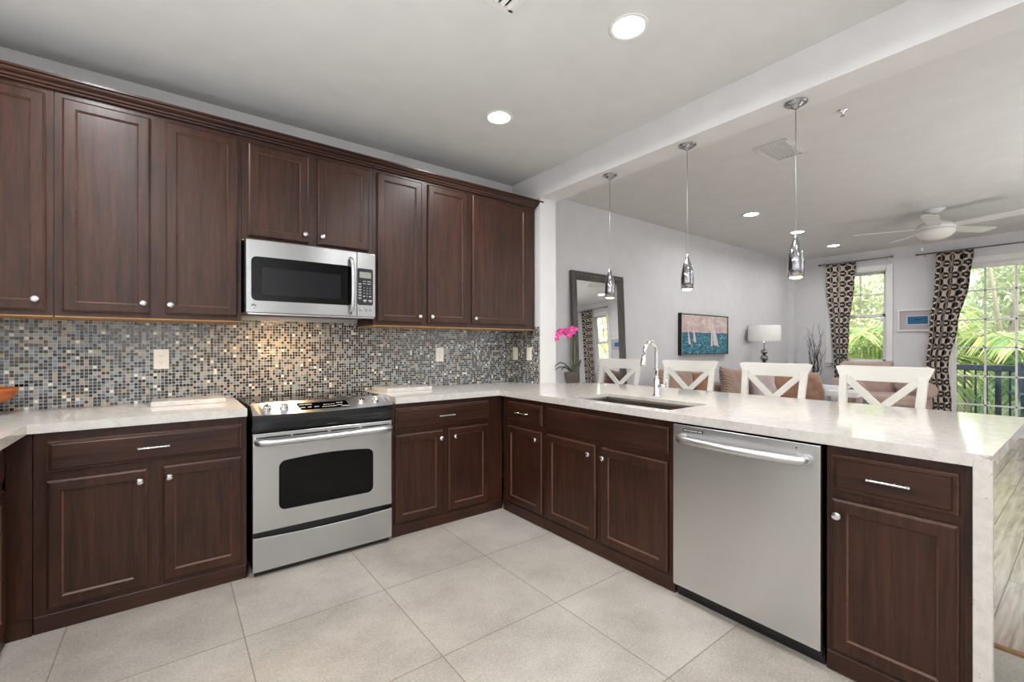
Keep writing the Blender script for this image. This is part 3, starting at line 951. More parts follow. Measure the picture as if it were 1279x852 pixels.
# ------------------------------------------------------------------ range
t = thing('kitchen_range', 'stainless steel slide-in range with dark oven window', 'range', (-1.8765, 0, 0))
hw = .3895
FR = -.67
obj('body', B(-hw + .004, hw - .004, -.635, -.02, .03, .905), M['black_gap'], t)
obj('cooktop', B(-hw, hw, -.612, -.012, .905, .921, .003), M['glass_black'], t)
# sloping control panel with a bowed front
def bowed(z0y, n=24):
    pass
bm = bmesh.new()
N = 24
def bow(u): return -.044 * (1 - u * u)
top, mid, low, back = [], [], [], []
for i in range(N + 1):
    u = i / N * 2 - 1
    x = u * hw
    top.append(bm.verts.new((x, -.598, .934)))
    mid.append(bm.verts.new((x, -.682 + bow(u), .879)))
    low.append(bm.verts.new((x, -.682 + bow(u), .877)))
    back.append(bm.verts.new((x, -.598, .905)))
for a, b in ((top, mid), (mid, low), (low, back), (back, top)):
    for i in range(N):
        bm.faces.new((a[i], a[i + 1], b[i + 1], b[i]))
bm.faces.new((top[0], mid[0], low[0], back[0])); bm.faces.new((top[-1], mid[-1], low[-1], back[-1]))
cp_ = obj('control_panel', bm, M['steel_satin'], t)
bm = bmesh.new()
rows = []
for z, off in ((.8765, .004), (.858, .004), (.835, .010), (.812, .020), (.793, .026), (.793, .06)):
    rows.append([bm.verts.new(((i / N * 2 - 1) * (hw - .001), -.682 + bow(i / N * 2 - 1) * (1 - (.8765 - z) * 6) + off, z)) for i in range(N + 1)])
rows.append([bm.verts.new(((i / N * 2 - 1) * (hw - .001), -.60, .8765)) for i in range(N + 1)])
for a, b in zip(rows, rows[1:] + rows[:1]):
    for i in range(N): bm.faces.new((a[i], a[i + 1], b[i + 1], b[i]))
bm.faces.new([r_[0] for r_ in rows]); bm.faces.new([r_[-1] for r_ in rows])
obj('front_band', bm, M['dark_gray'], t)
sl = math.atan2(.045, .084 + .03)
def on_panel(u, f):          # point on the sloping panel: u across, f from the top edge to the bowed edge
    yb = -.682 + bow(u)
    return Vector((u * hw, -.598 + (yb + .598) * f, .934 - .055 * f))
def panel_frame(u, f):
    p = on_panel(u, f); q = on_panel(u, f + .05)
    dn = (q - p).normalized(); nx = Vector((1, 0, 0)); nrm = dn.cross(nx).normalized()
    if nrm.z < 0: nrm = -nrm
    m = Matrix((( nx.x, -dn.x, nrm.x, p.x), (nx.y, -dn.y, nrm.y, p.y), (nx.z, -dn.z, nrm.z, p.z), (0, 0, 0, 1)))
    return m
for u in (-.815, -.60, .50, .73):
    k = lathe(bmesh.new(), [(.023, 0), (.0235, .004), (.021, .006), (.019, .020), (.016, .024), (.004, .025)], n=24)
    bx(k, -.0045, .0045, -.020, .020, .020, .030, .002)
    o = obj('burner_knob', k, M['chrome'], t); o.matrix_local = panel_frame(u, .58)
dm = [on_panel(u, f) for u, f in ((-.43, .26), (.28, .26), (.31, .80), (-.39, .80))]
nrm = (dm[1] - dm[0]).cross(dm[2] - dm[0]).normalized()
if nrm.z < 0: nrm = -nrm
bm = bmesh.new()
# the display follows the bow in strips
prev = None
for i in range(13):
    u = -.43 + .71 * i / 12; ul = -.39 + .70 * i / 12
    a, b = on_panel(u, .26) + nrm * .0012, on_panel(ul, .80) + nrm * .0012
    c, d = on_panel(u, .26) - nrm * .001, on_panel(ul, .80) - nrm * .001
    cur = [bm.verts.new(v) for v in (a, b, d, c)]
    if prev:
        for j in range(4): bm.faces.new((prev[j], prev[(j + 1) % 4], cur[(j + 1) % 4], cur[j]))
    else: bm.faces.new(cur)
    prev = cur
bm.faces.new(prev)
dp = obj('display', bm, M['glass_black'], t)
bm = bmesh.new()
rg = random.Random(3)
for (u, f, w) in [(-.36, .40, .03), (-.36, .62, .025), (-.27, .40, .035), (-.27, .62, .02), (-.17, .62, .025)] + [(-.08 + .035 * i, .66, .011) for i in range(6)] + [(-.06 + .035 * i, .50, .008) for i in range(5)] + [(.15, .42, .02), (.20, .42, .012), (.16, .60, .03), (.24, .72, .05)]:
    m = panel_frame(u, f)
    k = bmesh.new(); bx(k, -w / 2, w / 2, -.0022, .0022, .0009, .0020); merge(bm, k, 0, m)
obj('key_marks', bm, M['mark'], dp)
# oven door with slots, window and handle
d = obj('oven_door', prism(bmesh.new(), [(-hw + .001, .242), (hw - .001, .242), (hw - .001, .776), (-hw + .001, .776)], FR, FR + .035, 'xz', .004), M['steel'], t)
wp = [(-.262 + .0, .345), (.262, .345)]
arch = rrect(-.262, .266, .344, .612, .034)
# arched top edge
arch = [(x, z + ((.016) * (1 - (x / .264) ** 2) if z > .5 else 0)) for x, z in arch]
top_pts = [(.236 - .472 * i / 10, 0) for i in range(1, 10)]
poly = arch[:6] + [(x, .612 + (.016) * (1 - (x / .264) ** 2)) for x, _ in top_pts] + arch[6:]
obj('oven_window', prism(bmesh.new(), poly, FR - .0015, FR + .004, 'xz'), M['glass_black'], d)
bm = bmesh.new()
for a, b in ((-.372, -.205), (-.190, -.005), (.012, .180), (.195, .372)): bx(bm, a, b, FR - .001, FR + .003, .748, .756)
obj('vent_slot', bm, M['black_gap'], d)
hp = [(-.362, -.668, .735), (-.366, -.700, .733)]
for i in range(15):
    u = i / 14 * 2 - 1
    hp.append((u * .352, -.716 - .012 * (1 - u * u), .732))
hp += [(.366, -.700, .733), (.362, -.668, .735)]
obj('door_handle', tube(bmesh.new(), hp, .0185, 14), M['steel_satin'], d)
bm = bmesh.new()
for i, w in enumerate((.006, .005, .007, .005, .006, .004)): bx(bm, -.012 + i * .0095, -.012 + i * .0095 + w, -.7015, -.699, .797, .802)
obj('badge', bm, M['gray_key'], t)
# storage drawer with a curved upper lip
poly = [(-hw + .001, .03), (hw - .001, .03), (hw - .001, .216)] + [(hw * (1 - 2 * i / 12), .216 - .014 * (1 - (1 - 2 * i / 12) ** 2)) for i in range(1, 12)] + [(-hw + .001, .216)]
obj('storage_drawer', prism(bmesh.new(), poly, FR, FR + .03, 'xz', .003), M['steel'], t)
bm = bmesh.new()
for sx in (-1, 1):
    for yy in (-.60, -.08): lathe(bm, [(.02, 0), (.02, .03)], (sx * (hw - .06), yy, 0), n=12)
obj('foot', bm, M['black_gap'], t)
obj('kick_strip', B(-hw + .01, hw - .01, -.645, -.635, .004, .032), M['black_gap'], t)

# ------------------------------------------------------------------ microwave
t = thing('microwave', 'over-the-range stainless steel microwave below the short cabinet', 'microwave', (-1.8815, -.40, 1.446))
hw = .3845; H = .432
obj('case', B(-hw - .004, hw + .004, .012, .398, .004, H), M['black_gap'], t)
bm = bmesh.new()
N = 20
fr_, bk_ = [], []
def face(x): return -.006 - .014 * (1 - (x / hw) ** 2)
def slab_curve(bm, x0, x1, z0, z1, back=.012, n=16, poff=0):
    a, b, c, d = [], [], [], []
    for i in range(n + 1):
        x = x0 + (x1 - x0) * i / n
        a.append(bm.verts.new((x, face(x) + poff, z0))); b.append(bm.verts.new((x, face(x) + poff, z1)))
        c.append(bm.verts.new((x, back, z1))); d.append(bm.verts.new((x, back, z0)))
    for p, q in ((a, b), (b, c), (c, d), (d, a)):
        for i in range(n): bm.faces.new((p[i], p[i + 1], q[i + 1], q[i]))
    bm.faces.new((a[0], b[0], c[0], d[0])); bm.faces.new((a[-1], b[-1], c[-1], d[-1]))
    return bm
def curved_poly(bm, poly, off0, off1):
    """polygon in xz wrapped onto the bowed front, sliced into vertical strips"""
    x0, x1 = min(p[0] for p in poly), max(p[0] for p in poly)
    def span(x):
        zs = []
        for (ax, az), (bx_, bz) in zip(poly, poly[1:] + poly[:1]):
            if abs(ax - bx_) > 1e-9 and min(ax, bx_) - 1e-9 <= x <= max(ax, bx_) + 1e-9: zs.append(az + (bz - az) * (x - ax) / (bx_ - ax))
            elif abs(ax - x) < 1e-9: zs += [az, bz]
        return min(zs), max(zs)
    xs = sorted({round(p[0], 5) for p in poly} | {round(x0 + (x1 - x0) * i / 14, 5) for i in range(15)})
    prev = None
    for x in xs:
        lo, hi = span(min(max(x, x0), x1))
        cur = [bm.verts.new((x, face(x) + o, z)) for o, z in ((off0, lo), (off0, hi), (off1, hi), (off1, lo))]
        if prev:
            for j in range(4): bm.faces.new((prev[j], prev[(j + 1) % 4], cur[(j + 1) % 4], cur[j]))
        else: bm.faces.new(cur)
        prev = cur
    bm.faces.new(prev)
    return bm
XS = .2565
d = obj('door', slab_curve(bmesh.new(), -hw, XS - .001, 0, H), M['steel_mw'], t, bev=.004)
obj('door_glass', curved_poly(bmesh.new(), rrect(-.358, .222, .072, .332, .028), -.0015, .004), M['glass_black'], d)
obj('inner_window', curved_poly(bmesh.new(), rrect(-.305, .150, .108, .268, .006), -.0022, .0), plain('dark_mesh_screen', '#1b1b1d', .10, 0, Specular_IOR_Level=.2), d)
lg = lathe(bmesh.new(), [(.0135, 0), (.0135, .002), (.011, .0026), (.0105, .0015), (.001, .0015)], (0, 0, 0), '-y', 24)
for k in range(3):
    a0 = k * 2.094
    tube(lg, [(.003 * math.cos(a0), -.002, .003 * math.sin(a0)), (.006 * math.cos(a0 + .5), -.002, .006 * math.sin(a0 + .5)), (.009 * math.cos(a0 + 1.3), -.002, .009 * math.sin(a0 + 1.3))], .0009, 6)
o = obj('round_badge', lg, M['dark_chrome'], d); o.location = (-.345, face(-.345) + .0002, .040)
hp = [(.212, face(.2) + .004, .385), (.213, face(.2) - .020, .375)]
for i in range(11):
    u = i / 10 * 2 - 1
    hp.append((.216, face(.21) - .030 - .010 * (1 - u * u), .20 + .150 * -u))
hp += [(.213, face(.2) - .020, .032), (.212, face(.2) + .004, .022)]
obj('handle', tube(bmesh.new(), hp, .0115, 12), M['steel_smooth'], d)
cpn = obj('control_panel', slab_curve(bmesh.new(), XS + .001, hw, 0, H), M['steel_mw'], t, bev=.004)
kp = obj('keypad', curved_poly(bmesh.new(), rrect(.259, .366, .080, .326, .012), -.0015, .004), M['dark_gray'], cpn)
obj('screen', curved_poly(bmesh.new(), rrect(.272, .352, .262, .302, .003), -.0022, .0), M['lcd'], kp)
bm = bmesh.new()
def mk(x, z, w, h): bx(bm, x - w / 2, x + w / 2, face(x) - .0026, face(x), z - h / 2, z + h / 2)
for i in range(6): mk(.2745, .222 - i * .019, .022, .003); mk(.2745, .215 - i * .019, .014, .002)
for i in range(2):
    mk(.305, .240 - i * .016, .018, .003); mk(.337, .240 - i * .016, .026, .003)
for i, s in enumerate('123456789'):
    x = .303 + (i % 3) * .0205; z = .196 - (i // 3) * .019
    text_bm(bm, s, .013, Matrix.Translation((x, face(x) - .0018, z)) @ FRONT)
x = .3235; text_bm(bm, '0', .013, Matrix.Translation((x, face(x) - .0018, .139)) @ FRONT)
for x in (.303, .344): mk(x, .139, .013, .005)
mk(.309, .112, .022, .007); mk(.309, .103, .016, .003); mk(.345, .112, .024, .006); mk(.347, .104, .010, .004)
obj('key_marks', bm, M['mark'], kp)
bm = bmesh.new()
for x in (.278, .318, .346): lathe(bm, [(.008, 0), (.008, .002), (.005, .003), (.001, .003)], (x, face(x) + .0005, .046), '-y', 14)
obj('button', bm, M['dark_chrome'], cpn)
obj('vent_grille', B(-hw + .01, hw - .01, .0, .03, -.008, .004), M['steel_smooth'], t)
obj('lamp_lens', B(-.20, -.08, .06, .14, .0005, .004), M['bulb_warm'], t)
ld = bpy.data.lights.new('hood_lamp', 'AREA'); ld.energy = 2.8; ld.color = (1, .62, .30); ld.size = .12; ld.shape = 'RECTANGLE'; ld.size_y = .06
lo_ = bpy.data.objects.new('hood_lamp', ld); COL.objects.link(lo_); lo_.parent = t; lo_.location = (-.14, .10, -.002)

# ------------------------------------------------------------------ dishwasher
t = thing('dishwasher', 'stainless steel dishwasher with curved bar handle in the peninsula', 'dishwasher', (-.62, -2.4425, 0), R(-90))
hw = .3185
obj('tub', B(-hw + .004, hw - .004, .03, .56, .03, .866), M['black_gap'], t)
d = obj('door_panel', prism(bmesh.new(), rrect(-hw, hw, .068, .864, .004, 2), 0, .034, 'xz', .003), M['steel_v'], t)
hp = [(-.270, .002, .803), (-.268, -.026, .802)]
for i in range(17):
    u = i / 16 * 2 - 1
    hp.append((u * .262, -.034 - .030 * (1 - u * u), .800))
hp += [(.268, -.026, .802), (.270, .002, .803)]
obj('handle', tube(bmesh.new(), hp, .018, 14), M['steel_satin'], d)
nb = obj('name_badge', B(-.262, -.160, -.0015, .001, .834, .848, .0005), M['dark_gray'], d)
bm = bmesh.new()
for i, w in enumerate((.007, .005, .006, .008, .006, .007, .005, .008, .006)): bx(bm, -.256 + i * .0105, -.256 + i * .0105 + w, -.0022, -.0012, .838, .844)
obj('lettering', bm, M['mark'], nb)
obj('indicator', lathe(bmesh.new(), [(.003, 0), (.003, .001), (.001, .0012)], (.235, 0, .842), '-y', 10), M['black_gap'], d)
obj('toe_kick', B(-hw, hw, .045, .055, .0, .066), M['black_gap'], t)

# ------------------------------------------------------------------ outlets and switch on the mosaic
def outlet(loc, rot, label, kind='duplex', group=None):
    t = thing('wall_outlet' if kind == 'duplex' else 'light_switch', label, 'outlet' if kind == 'duplex' else 'switch', loc, R(rot))
    obj('cover_plate', prism(bmesh.new(), rrect(-.036, .036, -.059, .059, .004, 2), -.006, 0, 'xz', .0015), M['white_plastic'], t)
    if kind == 'duplex':
        for s in (-1, 1):
            r = obj('receptacle', prism(bmesh.new(), rrect(-.0165, .0165, s * .0195 - .0135, s * .0195 + .0135, .009, 4), -.008, -.004, 'xz'), M['white_plastic'], t)
            k = bmesh.new()
            for x in (-.0065, .0065): bx(k, x - .0011, x + .0011, -.0084, -.0075, s * .0195 - .002, s * .0195 + .006)
            lathe(k, [(.0022, .0075), (.0022, .0084)], (0, 0, s * .0195 - .007), '-y', 8)
            obj('slot', k, M['gray_key'], r)
    else:
        rk = bmesh.new(); bx(rk, -.016, .016, -.010, -.004, -.033, .033, .002)
        obj('rocker', rk, M['white_plastic'], t)
    return t
outlet((-2.658, 0, 1.172), 0, 'white duplex outlet on mosaic left of the range')
outlet((-.789, 0, 1.177), 0, 'white duplex outlet on mosaic between range and corner')
outlet((0, -.043, 1.177), -90, 'white rocker switch on mosaic return, beside the inside corner', 'switch')
outlet((0, -.250, 1.180), -90, 'white rocker switch on mosaic return, nearest the white pillar', 'switch')

# ------------------------------------------------------------------ ceiling fixtures
def downlight(x, y, z, label, watts, group):
    t = thing('recessed_downlight', label, 'downlight', (x, y, z), 0, group)
    obj('trim_ring', lathe(bmesh.new(), [(.072, -.001), (.094, -.001), (.096, -.006), (.090, -.010), (.076, -.008), (.072, -.001)], cap=False, n=32), M['white_enamel'], t)
    obj('diffuser', lathe(bmesh.new(), [(.074, -.001), (.074, -.006), (.001, -.006)], n=32), M['lamp_on'], t)
    ld = bpy.data.lights.new('downlight_lamp', 'AREA'); ld.shape = 'DISK'; ld.size = .14; ld.energy = watts; ld.color = (.97, .985, 1); ld.spread = R(165)
    l = bpy.data.objects.new('downlight_lamp', ld); COL.objects.link(l); l.parent = t; l.location = (0, 0, -.012)
    return t
gk = 'recessed lights in the kitchen ceiling'
for x, y, lb in ((-.86, -.97, 'lit recessed downlight near the corner above the sink cabinet'), (-.86, -2.04, 'large lit recessed downlight nearest the top of the photo'),
                 (-.86, -3.11, 'recessed downlight above the near end of the peninsula'), (-.86, -4.25, 'recessed downlight behind the camera near the beam'),
                 (-2.95, -2.04, 'recessed downlight above the left counter'), (-2.95, -.97, 'recessed downlight over the left inside corner'), (-2.95, -3.11, 'recessed downlight left of the camera'), (-2.95, -4.25, 'recessed downlight at the rear left')):
    downlight(x, y, HC, lb, CAN_W, gk)
for x, y, lb in ((2.766, -.96, 'lit recessed light in living room ceiling nearest the beam'), (4.093, -.96, 'lit recessed light just above the nearest pendant tip'), (5.437, -.96, 'lit recessed light nearest the curtained window'),
                 (2.766, -3.7, 'recessed light nearest beam, beyond the right frame edge'), (5.437, -3.7, 'recessed light nearest the balcony door, outside the frame'), (4.093, -4.9, 'recessed light at the rear of the living room')):
    downlight(x, y, HL, lb, CAN_L, 'recessed lights in the living room ceiling')

def vent(x, y, z, lx, ly, label, rot=0, slats=7, dark=False):
    t = thing('air_vent', label, 'vent', (x, y, z), R(rot))
    bm = bmesh.new()
    for s in (-1, 1):
        bx(bm, s * lx / 2 - .012, s * lx / 2 + .012, -ly / 2 - .012, ly / 2 + .012, -.010, -.0005)
        bx(bm, -lx / 2, lx / 2, s * ly / 2 - .012, s * ly / 2 + .012, -.010, -.0005)
    obj('frame', bm, M['white_enamel'], t)
    obj('backing', B(-lx / 2, lx / 2, -ly / 2, ly / 2, -.0015, -.0005), M['dark_gray' if dark else 'ceil'], t)
    bm = bmesh.new()
    for i in range(slats):
        yy = -ly / 2 + ly * (i + .5) / slats
        k = B(-lx / 2 + .01, lx / 2 - .01, -.010, .010, -.0012, .0012)
        merge(bm, k, 0, Matrix.Translation((0, yy, -.007)) @ Matrix.Rotation(R(32), 4, 'X'))
    obj('slats', bm, M['white_enamel'], t)
    return t
vent(1.198, -1.898, HL, .37, .21, 'white ceiling vent in the living room behind the nearest pendant cord', 0)
vent(-1.52, -1.915, HC, .28, .28, 'white ceiling vent at the top edge of the photo', 90, 8, True)
t = thing('fire_sprinkler', 'small chrome fire sprinkler on the living room ceiling', 'sprinkler', (.879, -2.398, HL))
obj('escutcheon', lathe(bmesh.new(), [(.030, 0), (.032, -.004), (.012, -.008), (.008, -.02), (.004, -.03)], n=20), M['chrome'], t)
bm = lathe(bmesh.new(), [(.014, -.032), (.014, -.034)], n=12)
tube(bm, [(-.008, 0, -.012), (-.011, 0, -.024), (0, 0, -.033)], .002, 6); tube(bm, [(.008, 0, -.012), (.011, 0, -.024), (0, 0, -.033)], .002, 6)
obj('deflector', bm, M['chrome'], t)

# pendants
PB = 1.625
def pendant(y, label):
    t = thing('pendant_light', label, 'pendant', (.10, y, HB), 0, 'chrome pendants over the peninsula')
    obj('canopy', lathe(bmesh.new(), [(.056, 0), (.057, -.004), (.048, -.010), (.036, -.012), (.034, -.018), (.018, -.026), (.008, -.034), (.002, -.036)], n=32), M['dark_chrome'], t)
    z0 = PB - HB
    obj('cord', tube(bmesh.new(), [(0, 0, -.03), (0, 0, z0 + .225)], .0022, 6), M['silver'], t)
    obj('shade', lathe(bmesh.new(), [(.003, z0 + .234), (.0055, z0 + .225), (.011, z0 + .208), (.019, z0 + .185), (.028, z0 + .155), (.0355, z0 + .12), (.0395, z0 + .085), (.0400, z0 + .05), (.038, z0), (.036, z0), (.038, z0 + .05), (.034, z0 + .1)], n=32, cap=False), M['dark_chrome'], t)
    obj('bulb', lathe(bmesh.new(), [(.002, z0 - .009), (.018, z0 - .007), (.030, z0 - .001), (.034, z0 + .008), (.030, z0 + .03), (.01, z0 + .06)], n=24), M['bulb_warm'], t)
    ld = bpy.data.lights.new('pendant_lamp', 'SPOT'); ld.energy = 2.0; ld.color = (1, .70, .40); ld.spot_size = R(125); ld.spot_blend = .6; ld.shadow_soft_size = .025
    l = bpy.data.objects.new('pendant_lamp', ld); COL.objects.link(l); l.parent = t; l.location = (0, 0, z0 - .03)
    return t
pendant(-1.11, 'chrome pendant hanging in front of the floor mirror')
pendant(-1.765, 'chrome pendant hanging between mirror and sailboat painting, middle of the row')
pendant(-2.41, 'chrome pendant nearest the camera, hanging beside the lamp corner')

# ceiling fan
t = thing('ceiling_fan', 'white five blade ceiling fan with bowl light', 'fan', (4.233, -2.301, HL))
obj('canopy', lathe(bmesh.new(), [(.085, 0), (.085, -.006), (.06, -.03), (.035, -.045), (.013, -.05)], n=28), M['white_enamel'], t)
obj('downrod', lathe(bmesh.new(), [(.012, -.04), (.012, -.13)], n=14), M['white_enamel'], t)
obj('motor', lathe(bmesh.new(), [(.03, -.115), (.05, -.125), (.10, -.145), (.15, -.175), (.172, -.205), (.175, -.225), (.16, -.235), (.05, -.236)], n=36), M['white_enamel'], t)
obj('light_bowl', lathe(bmesh.new(), [(.165, -.238), (.172, -.246), (.162, -.275), (.13, -.31), (.08, -.335), (.03, -.345), (.002, -.346)], n=36), M['shade'], t)
for k in range(5):
    bm = bmesh.new()
    poly = [(.14, -.04), (.22, -.065), (.67, -.09), (.715, -.08), (.73, -.05), (.70, .055), (.22, .055), (.14, .03)]
    prism(bm, poly, -.003, .003, 'xy')
    bmesh.ops.transform(bm, matrix=Matrix.Rotation(R(43 + 72 * k), 4, 'Z') @ Matrix.Translation((0, 0, -.21)) @ Matrix.Rotation(R(-11), 4, 'X'), verts=bm.verts)
    obj('blade', bm, M['white_enamel'], t)
obj('pull_chain', tube(bmesh.new(), [(-.12, .09, -.24), (-.12, .09, -.44)], .0016, 5), M['silver'], t)
obj('chain_pull', lathe(bmesh.new(), [(.002, 0), (.006, -.006), (.007, -.02), (.003, -.03)], (-.12, .09, -.44), n=10), M['white_enamel'], t)

# ------------------------------------------------------------------ floor mirror leaning on the wall
ml = math.atan2(.085, 1.95)
t = thing('floor_mirror', 'tall gray wooden floor mirror leaning against the wall', 'mirror', (1.148, MW - .10, 0))
w, h = .42, 2.05
prof = [(0, 0), (0, -.035), (.010, -.042), (.022, -.040), (.028, -.032), (.045, -.034), (.060, -.024), (.066, -.026), (.078, -.018), (.092, -.012), (.092, -.004)]
bm = bmesh.new()
loops = [[bm.verts.new(p) for p in ((-w + i, y, i), (w - i, y, i), (w - i, y, h - i), (-w + i, y, h - i))] for i, y in prof]
for a, b in zip(loops, loops[1:] + loops[:1]):
    for i in range(4): bm.faces.new((a[i], a[(i + 1) % 4], b[(i + 1) % 4], b[i]))
TL = Matrix.Rotation(-ml, 4, 'X')
bmesh.ops.transform(bm, matrix=TL, verts=bm.verts)
obj('frame', bm, M['frame_gray'], t)
bm = B(-w + .085, w - .085, -.010, -.003, .085, h - .085)
bmesh.ops.transform(bm, matrix=TL, verts=bm.verts)
obj('mirror_glass', bm, M['mirror'], t)

# sailboat painting in a black float frame
t = thing('framed_painting', 'sailboat seascape painting in a deep black frame', 'painting', (2.755, MW, 1.127))
W_, H_ = 1.232, .566
bm = bmesh.new()
bx(bm, 0, .012, -.055, 0, 0, H_); bx(bm, W_ - .012, W_, -.055, 0, 0, H_); bx(bm, .012, W_ - .012, -.055, 0, 0, .012); bx(bm, .012, W_ - .012, -.055, 0, H_ - .012, H_)
bx(bm, .012, W_ - .012, -.008, -.001, .012, H_ - .012)
obj('frame', bm, M['frame_black'], t)
bm = bmesh.new()
for a, b, c, d in ((0, .010, 0, H_), (W_ - .010, W_, 0, H_), (.010, W_ - .010, 0, .010), (.010, W_ - .010, H_ - .010, H_)): bx(bm, a, b, -.0565, -.055, c, d)
obj('silver_edge', bm, M['silver'], t)
cv = obj('canvas', B(.02, W_ - .02, -.048, -.010, .02, H_ - .02), M['painting'], t)
sail_paint = plain('pale_sail_paint', '#d8cdca', .6); hull_paint = plain('dark_hull_paint', '#5d5a64', .6)
for (bx0, bz, hh, ww, lean) in ((.175, .15, .22, .056, -.022), (.30, .18, .22, .062, -.017), (.745, .135, .37, .050, .022), (.823, .14, .35, .129, -.05)):
    n = 8
    L = [(bx0 + lean * i / n, bz + hh * i / n) for i in range(n + 1)]
    Rr = [(bx0 + lean * i / n + ww * (1 - (i / n) ** 1.6), bz + hh * i / n - .02 * (1 - i / n)) for i in range(n - 1, -1, -1)]
    obj('sail', prism(bmesh.new(), L + Rr, -.0492, -.0478, 'xz'), sail_paint, cv)
for (bx0, bz, ww) in ((.157, .14, .078), (.28, .168, .09), (.717, .10, .27)):
    obj('hull', prism(bmesh.new(), [(bx0, bz + .014), (bx0 + ww * .2, bz), (bx0 + ww * .9, bz - .010), (bx0 + ww, bz + .003)], -.0494, -.0478, 'xz'), hull_paint, cv)

# small framed print between the window and the sliding door
mat_gray = plain('lilac_gray_mat_board', '#b4aeb2', .8)
def print_frame(y, zc, label):
    t = thing('framed_print', label, 'picture', (RX, y, zc), R(90))
    hw, hh = .23, .166
    # faces -x: local -y is out of the wall after turning
    bm = bmesh.new()
    for a, b, c, d in ((-hw, -hw + .022, -hh, hh), (hw - .022, hw, -hh, hh), (-hw + .022, hw - .022, -hh, -hh + .022), (-hw + .022, hw - .022, hh - .022, hh)): bx(bm, a, b, -.03, 0, c, d, .002)
    obj('frame', bm, M['trim'], t)
    obj('mat_board', B(-hw + .02, hw - .02, -.012, -.002, -hh + .02, hh - .02), mat_gray, t)
    b = bmesh.new()
    for a, q, c, d in ((-.124, -.117, -.067, .067), (.117, .124, -.067, .067), (-.117, .117, -.067, -.06), (-.117, .117, .06, .067)): bx(b, a, q, -.0150, -.012, c, d)
    obj('inner_mat_edge', b, M['trim'], t)
    p = obj('print', B(-.117, .117, -.0135, -.012, -.06, .06), M['paint_sea'], t)
    b = bmesh.new()
    prism(b, [(-.04, .012), (.05, .018), (.035, .004), (-.03, .0)], -.0145, -.0134, 'xz')
    prism(b, [(-.025, .013), (.0, .013), (-.008, .032), (-.018, .030)], -.0145, -.0134, 'xz')
    obj('boat_shape', b, plain('dark_boat_paint', '#26323f', .6), p)
    t.rotation_euler = (0, 0, R(-90))
    return t
print_frame(-1.758, 1.642, 'small white framed print of a boat on blue water, between window and curtain')
print_frame(-4.08, 1.642, 'small framed print on the window wall seen only in the floor mirror')

# ------------------------------------------------------------------ curtains and rods
def curtain(ya, ztop, path, folds, label, name='curtain', seed=0, uvs=(5.5, 9)):
    """path: rows of (z, y_left, y_right); left = larger y"""
    bm = bmesh.new(); uvl = bm.loops.layers.uv.new('uv')
    nu, nv = folds * 10, 26
    g = []
    def lerp(z):
        for (z1, a1, b1), (z2, a2, b2) in zip(path, path[1:]):
            if z2 <= z <= z1:
                f = (z1 - z) / (z1 - z2); f = f * f * (3 - 2 * f)
                return a1 + (a2 - a1) * f, b1 + (b2 - b1) * f
        return path[-1][1:]
    for j in range(nv + 1):
        z = path[0][0] + (path[-1][0] - path[0][0]) * j / nv
        a, b = lerp(z)
        amp = .030 * (.6 + .4 * min(1, j / 4))
        row = []
        for i in range(nu + 1):
            u = i / nu
            x = RX - .075 - amp * math.sin(2 * PI * folds * u + .5 * math.sin(j * .2 + seed)) - .012 * math.sin(5 * u + j * .25)
            row.append(bm.verts.new((x, a + (b - a) * u + .008 * math.sin(4 * PI * folds * u), z)))
        g.append(row)
    for j in range(nv):
        for i in range(nu):
            f = bm.faces.new((g[j][i], g[j][i + 1], g[j + 1][i + 1], g[j + 1][i])); f.smooth = True
            for l, (ii, jj) in zip(f.loops, ((i, j), (i + 1, j), (i + 1, j + 1), (i, j + 1))):
                l[uvl].uv = (ii / nu * uvs[0], -jj / nv * uvs[1])
    o = obj(name, bm, M['curtain'])
    s = o.modifiers.new('thick', 'SOLIDIFY'); s.thickness = .003
    return tag(o, label, 'curtain', None)
curtain(0, 2.52, [(2.633, -.593, -1.008), (2.31, -.60, -.99), (1.53, -.67, -.918), (.99, -.71, -.89), (.04, -.72, -.90)], 4, 'dark trellis patterned curtain at the left of the narrow window', seed=1, uvs=(3.4, 15))
curtain(0, 2.47, [(2.611, -1.982, -2.363), (2.20, -1.965, -2.324), (1.53, -1.904, -2.20), (.97, -1.865, -2.10), (.41, -1.898, -2.133), (.04, -1.92, -2.155)], 4, 'dark trellis patterned curtain tapering beside the balcony door', seed=2, uvs=(3.4, 15))
curtain(0, 2.485, [(2.633, -4.84, -5.24), (1.2, -4.88, -5.20), (.04, -4.88, -5.20)], 4, 'dark trellis curtain seen only in the floor mirror', seed=4, uvs=(3.4, 15))
def rod(y0, y1, z, label):
    t = thing('curtain_rod', label, 'curtain rod', (RX - .08, y0, z))
    L = y1 - y0
    obj('pole', tube(bmesh.new(), [(0, 0, 0), (0, L, 0)], .009, 10), M['pewter'], t)
    for yy in (0, L):
        obj('finial', lathe(bmesh.new(), [(.009, -.02), (.016, -.012), (.019, 0), (.016, .012), (.004, .02)], (0, yy, 0), 'y', 14), M['pewter'], t)
    for yy in (.08, L - .08):
        obj('bracket', bx(tube(bmesh.new(), [(.005, yy, -.008), (.073, yy, -.008)], .006, 8), .068, .0745, yy - .012, yy + .012, -.035, .02), M['silver'], t)
rod(-1.47, -.49, 2.642, 'pewter curtain rod above the narrow window')
rod(-3.75, -1.765, 2.62, 'long pewter curtain rod above the balcony door')
rod(-5.35, -4.30, 2.642, 'pewter curtain rod above the window seen in the mirror')

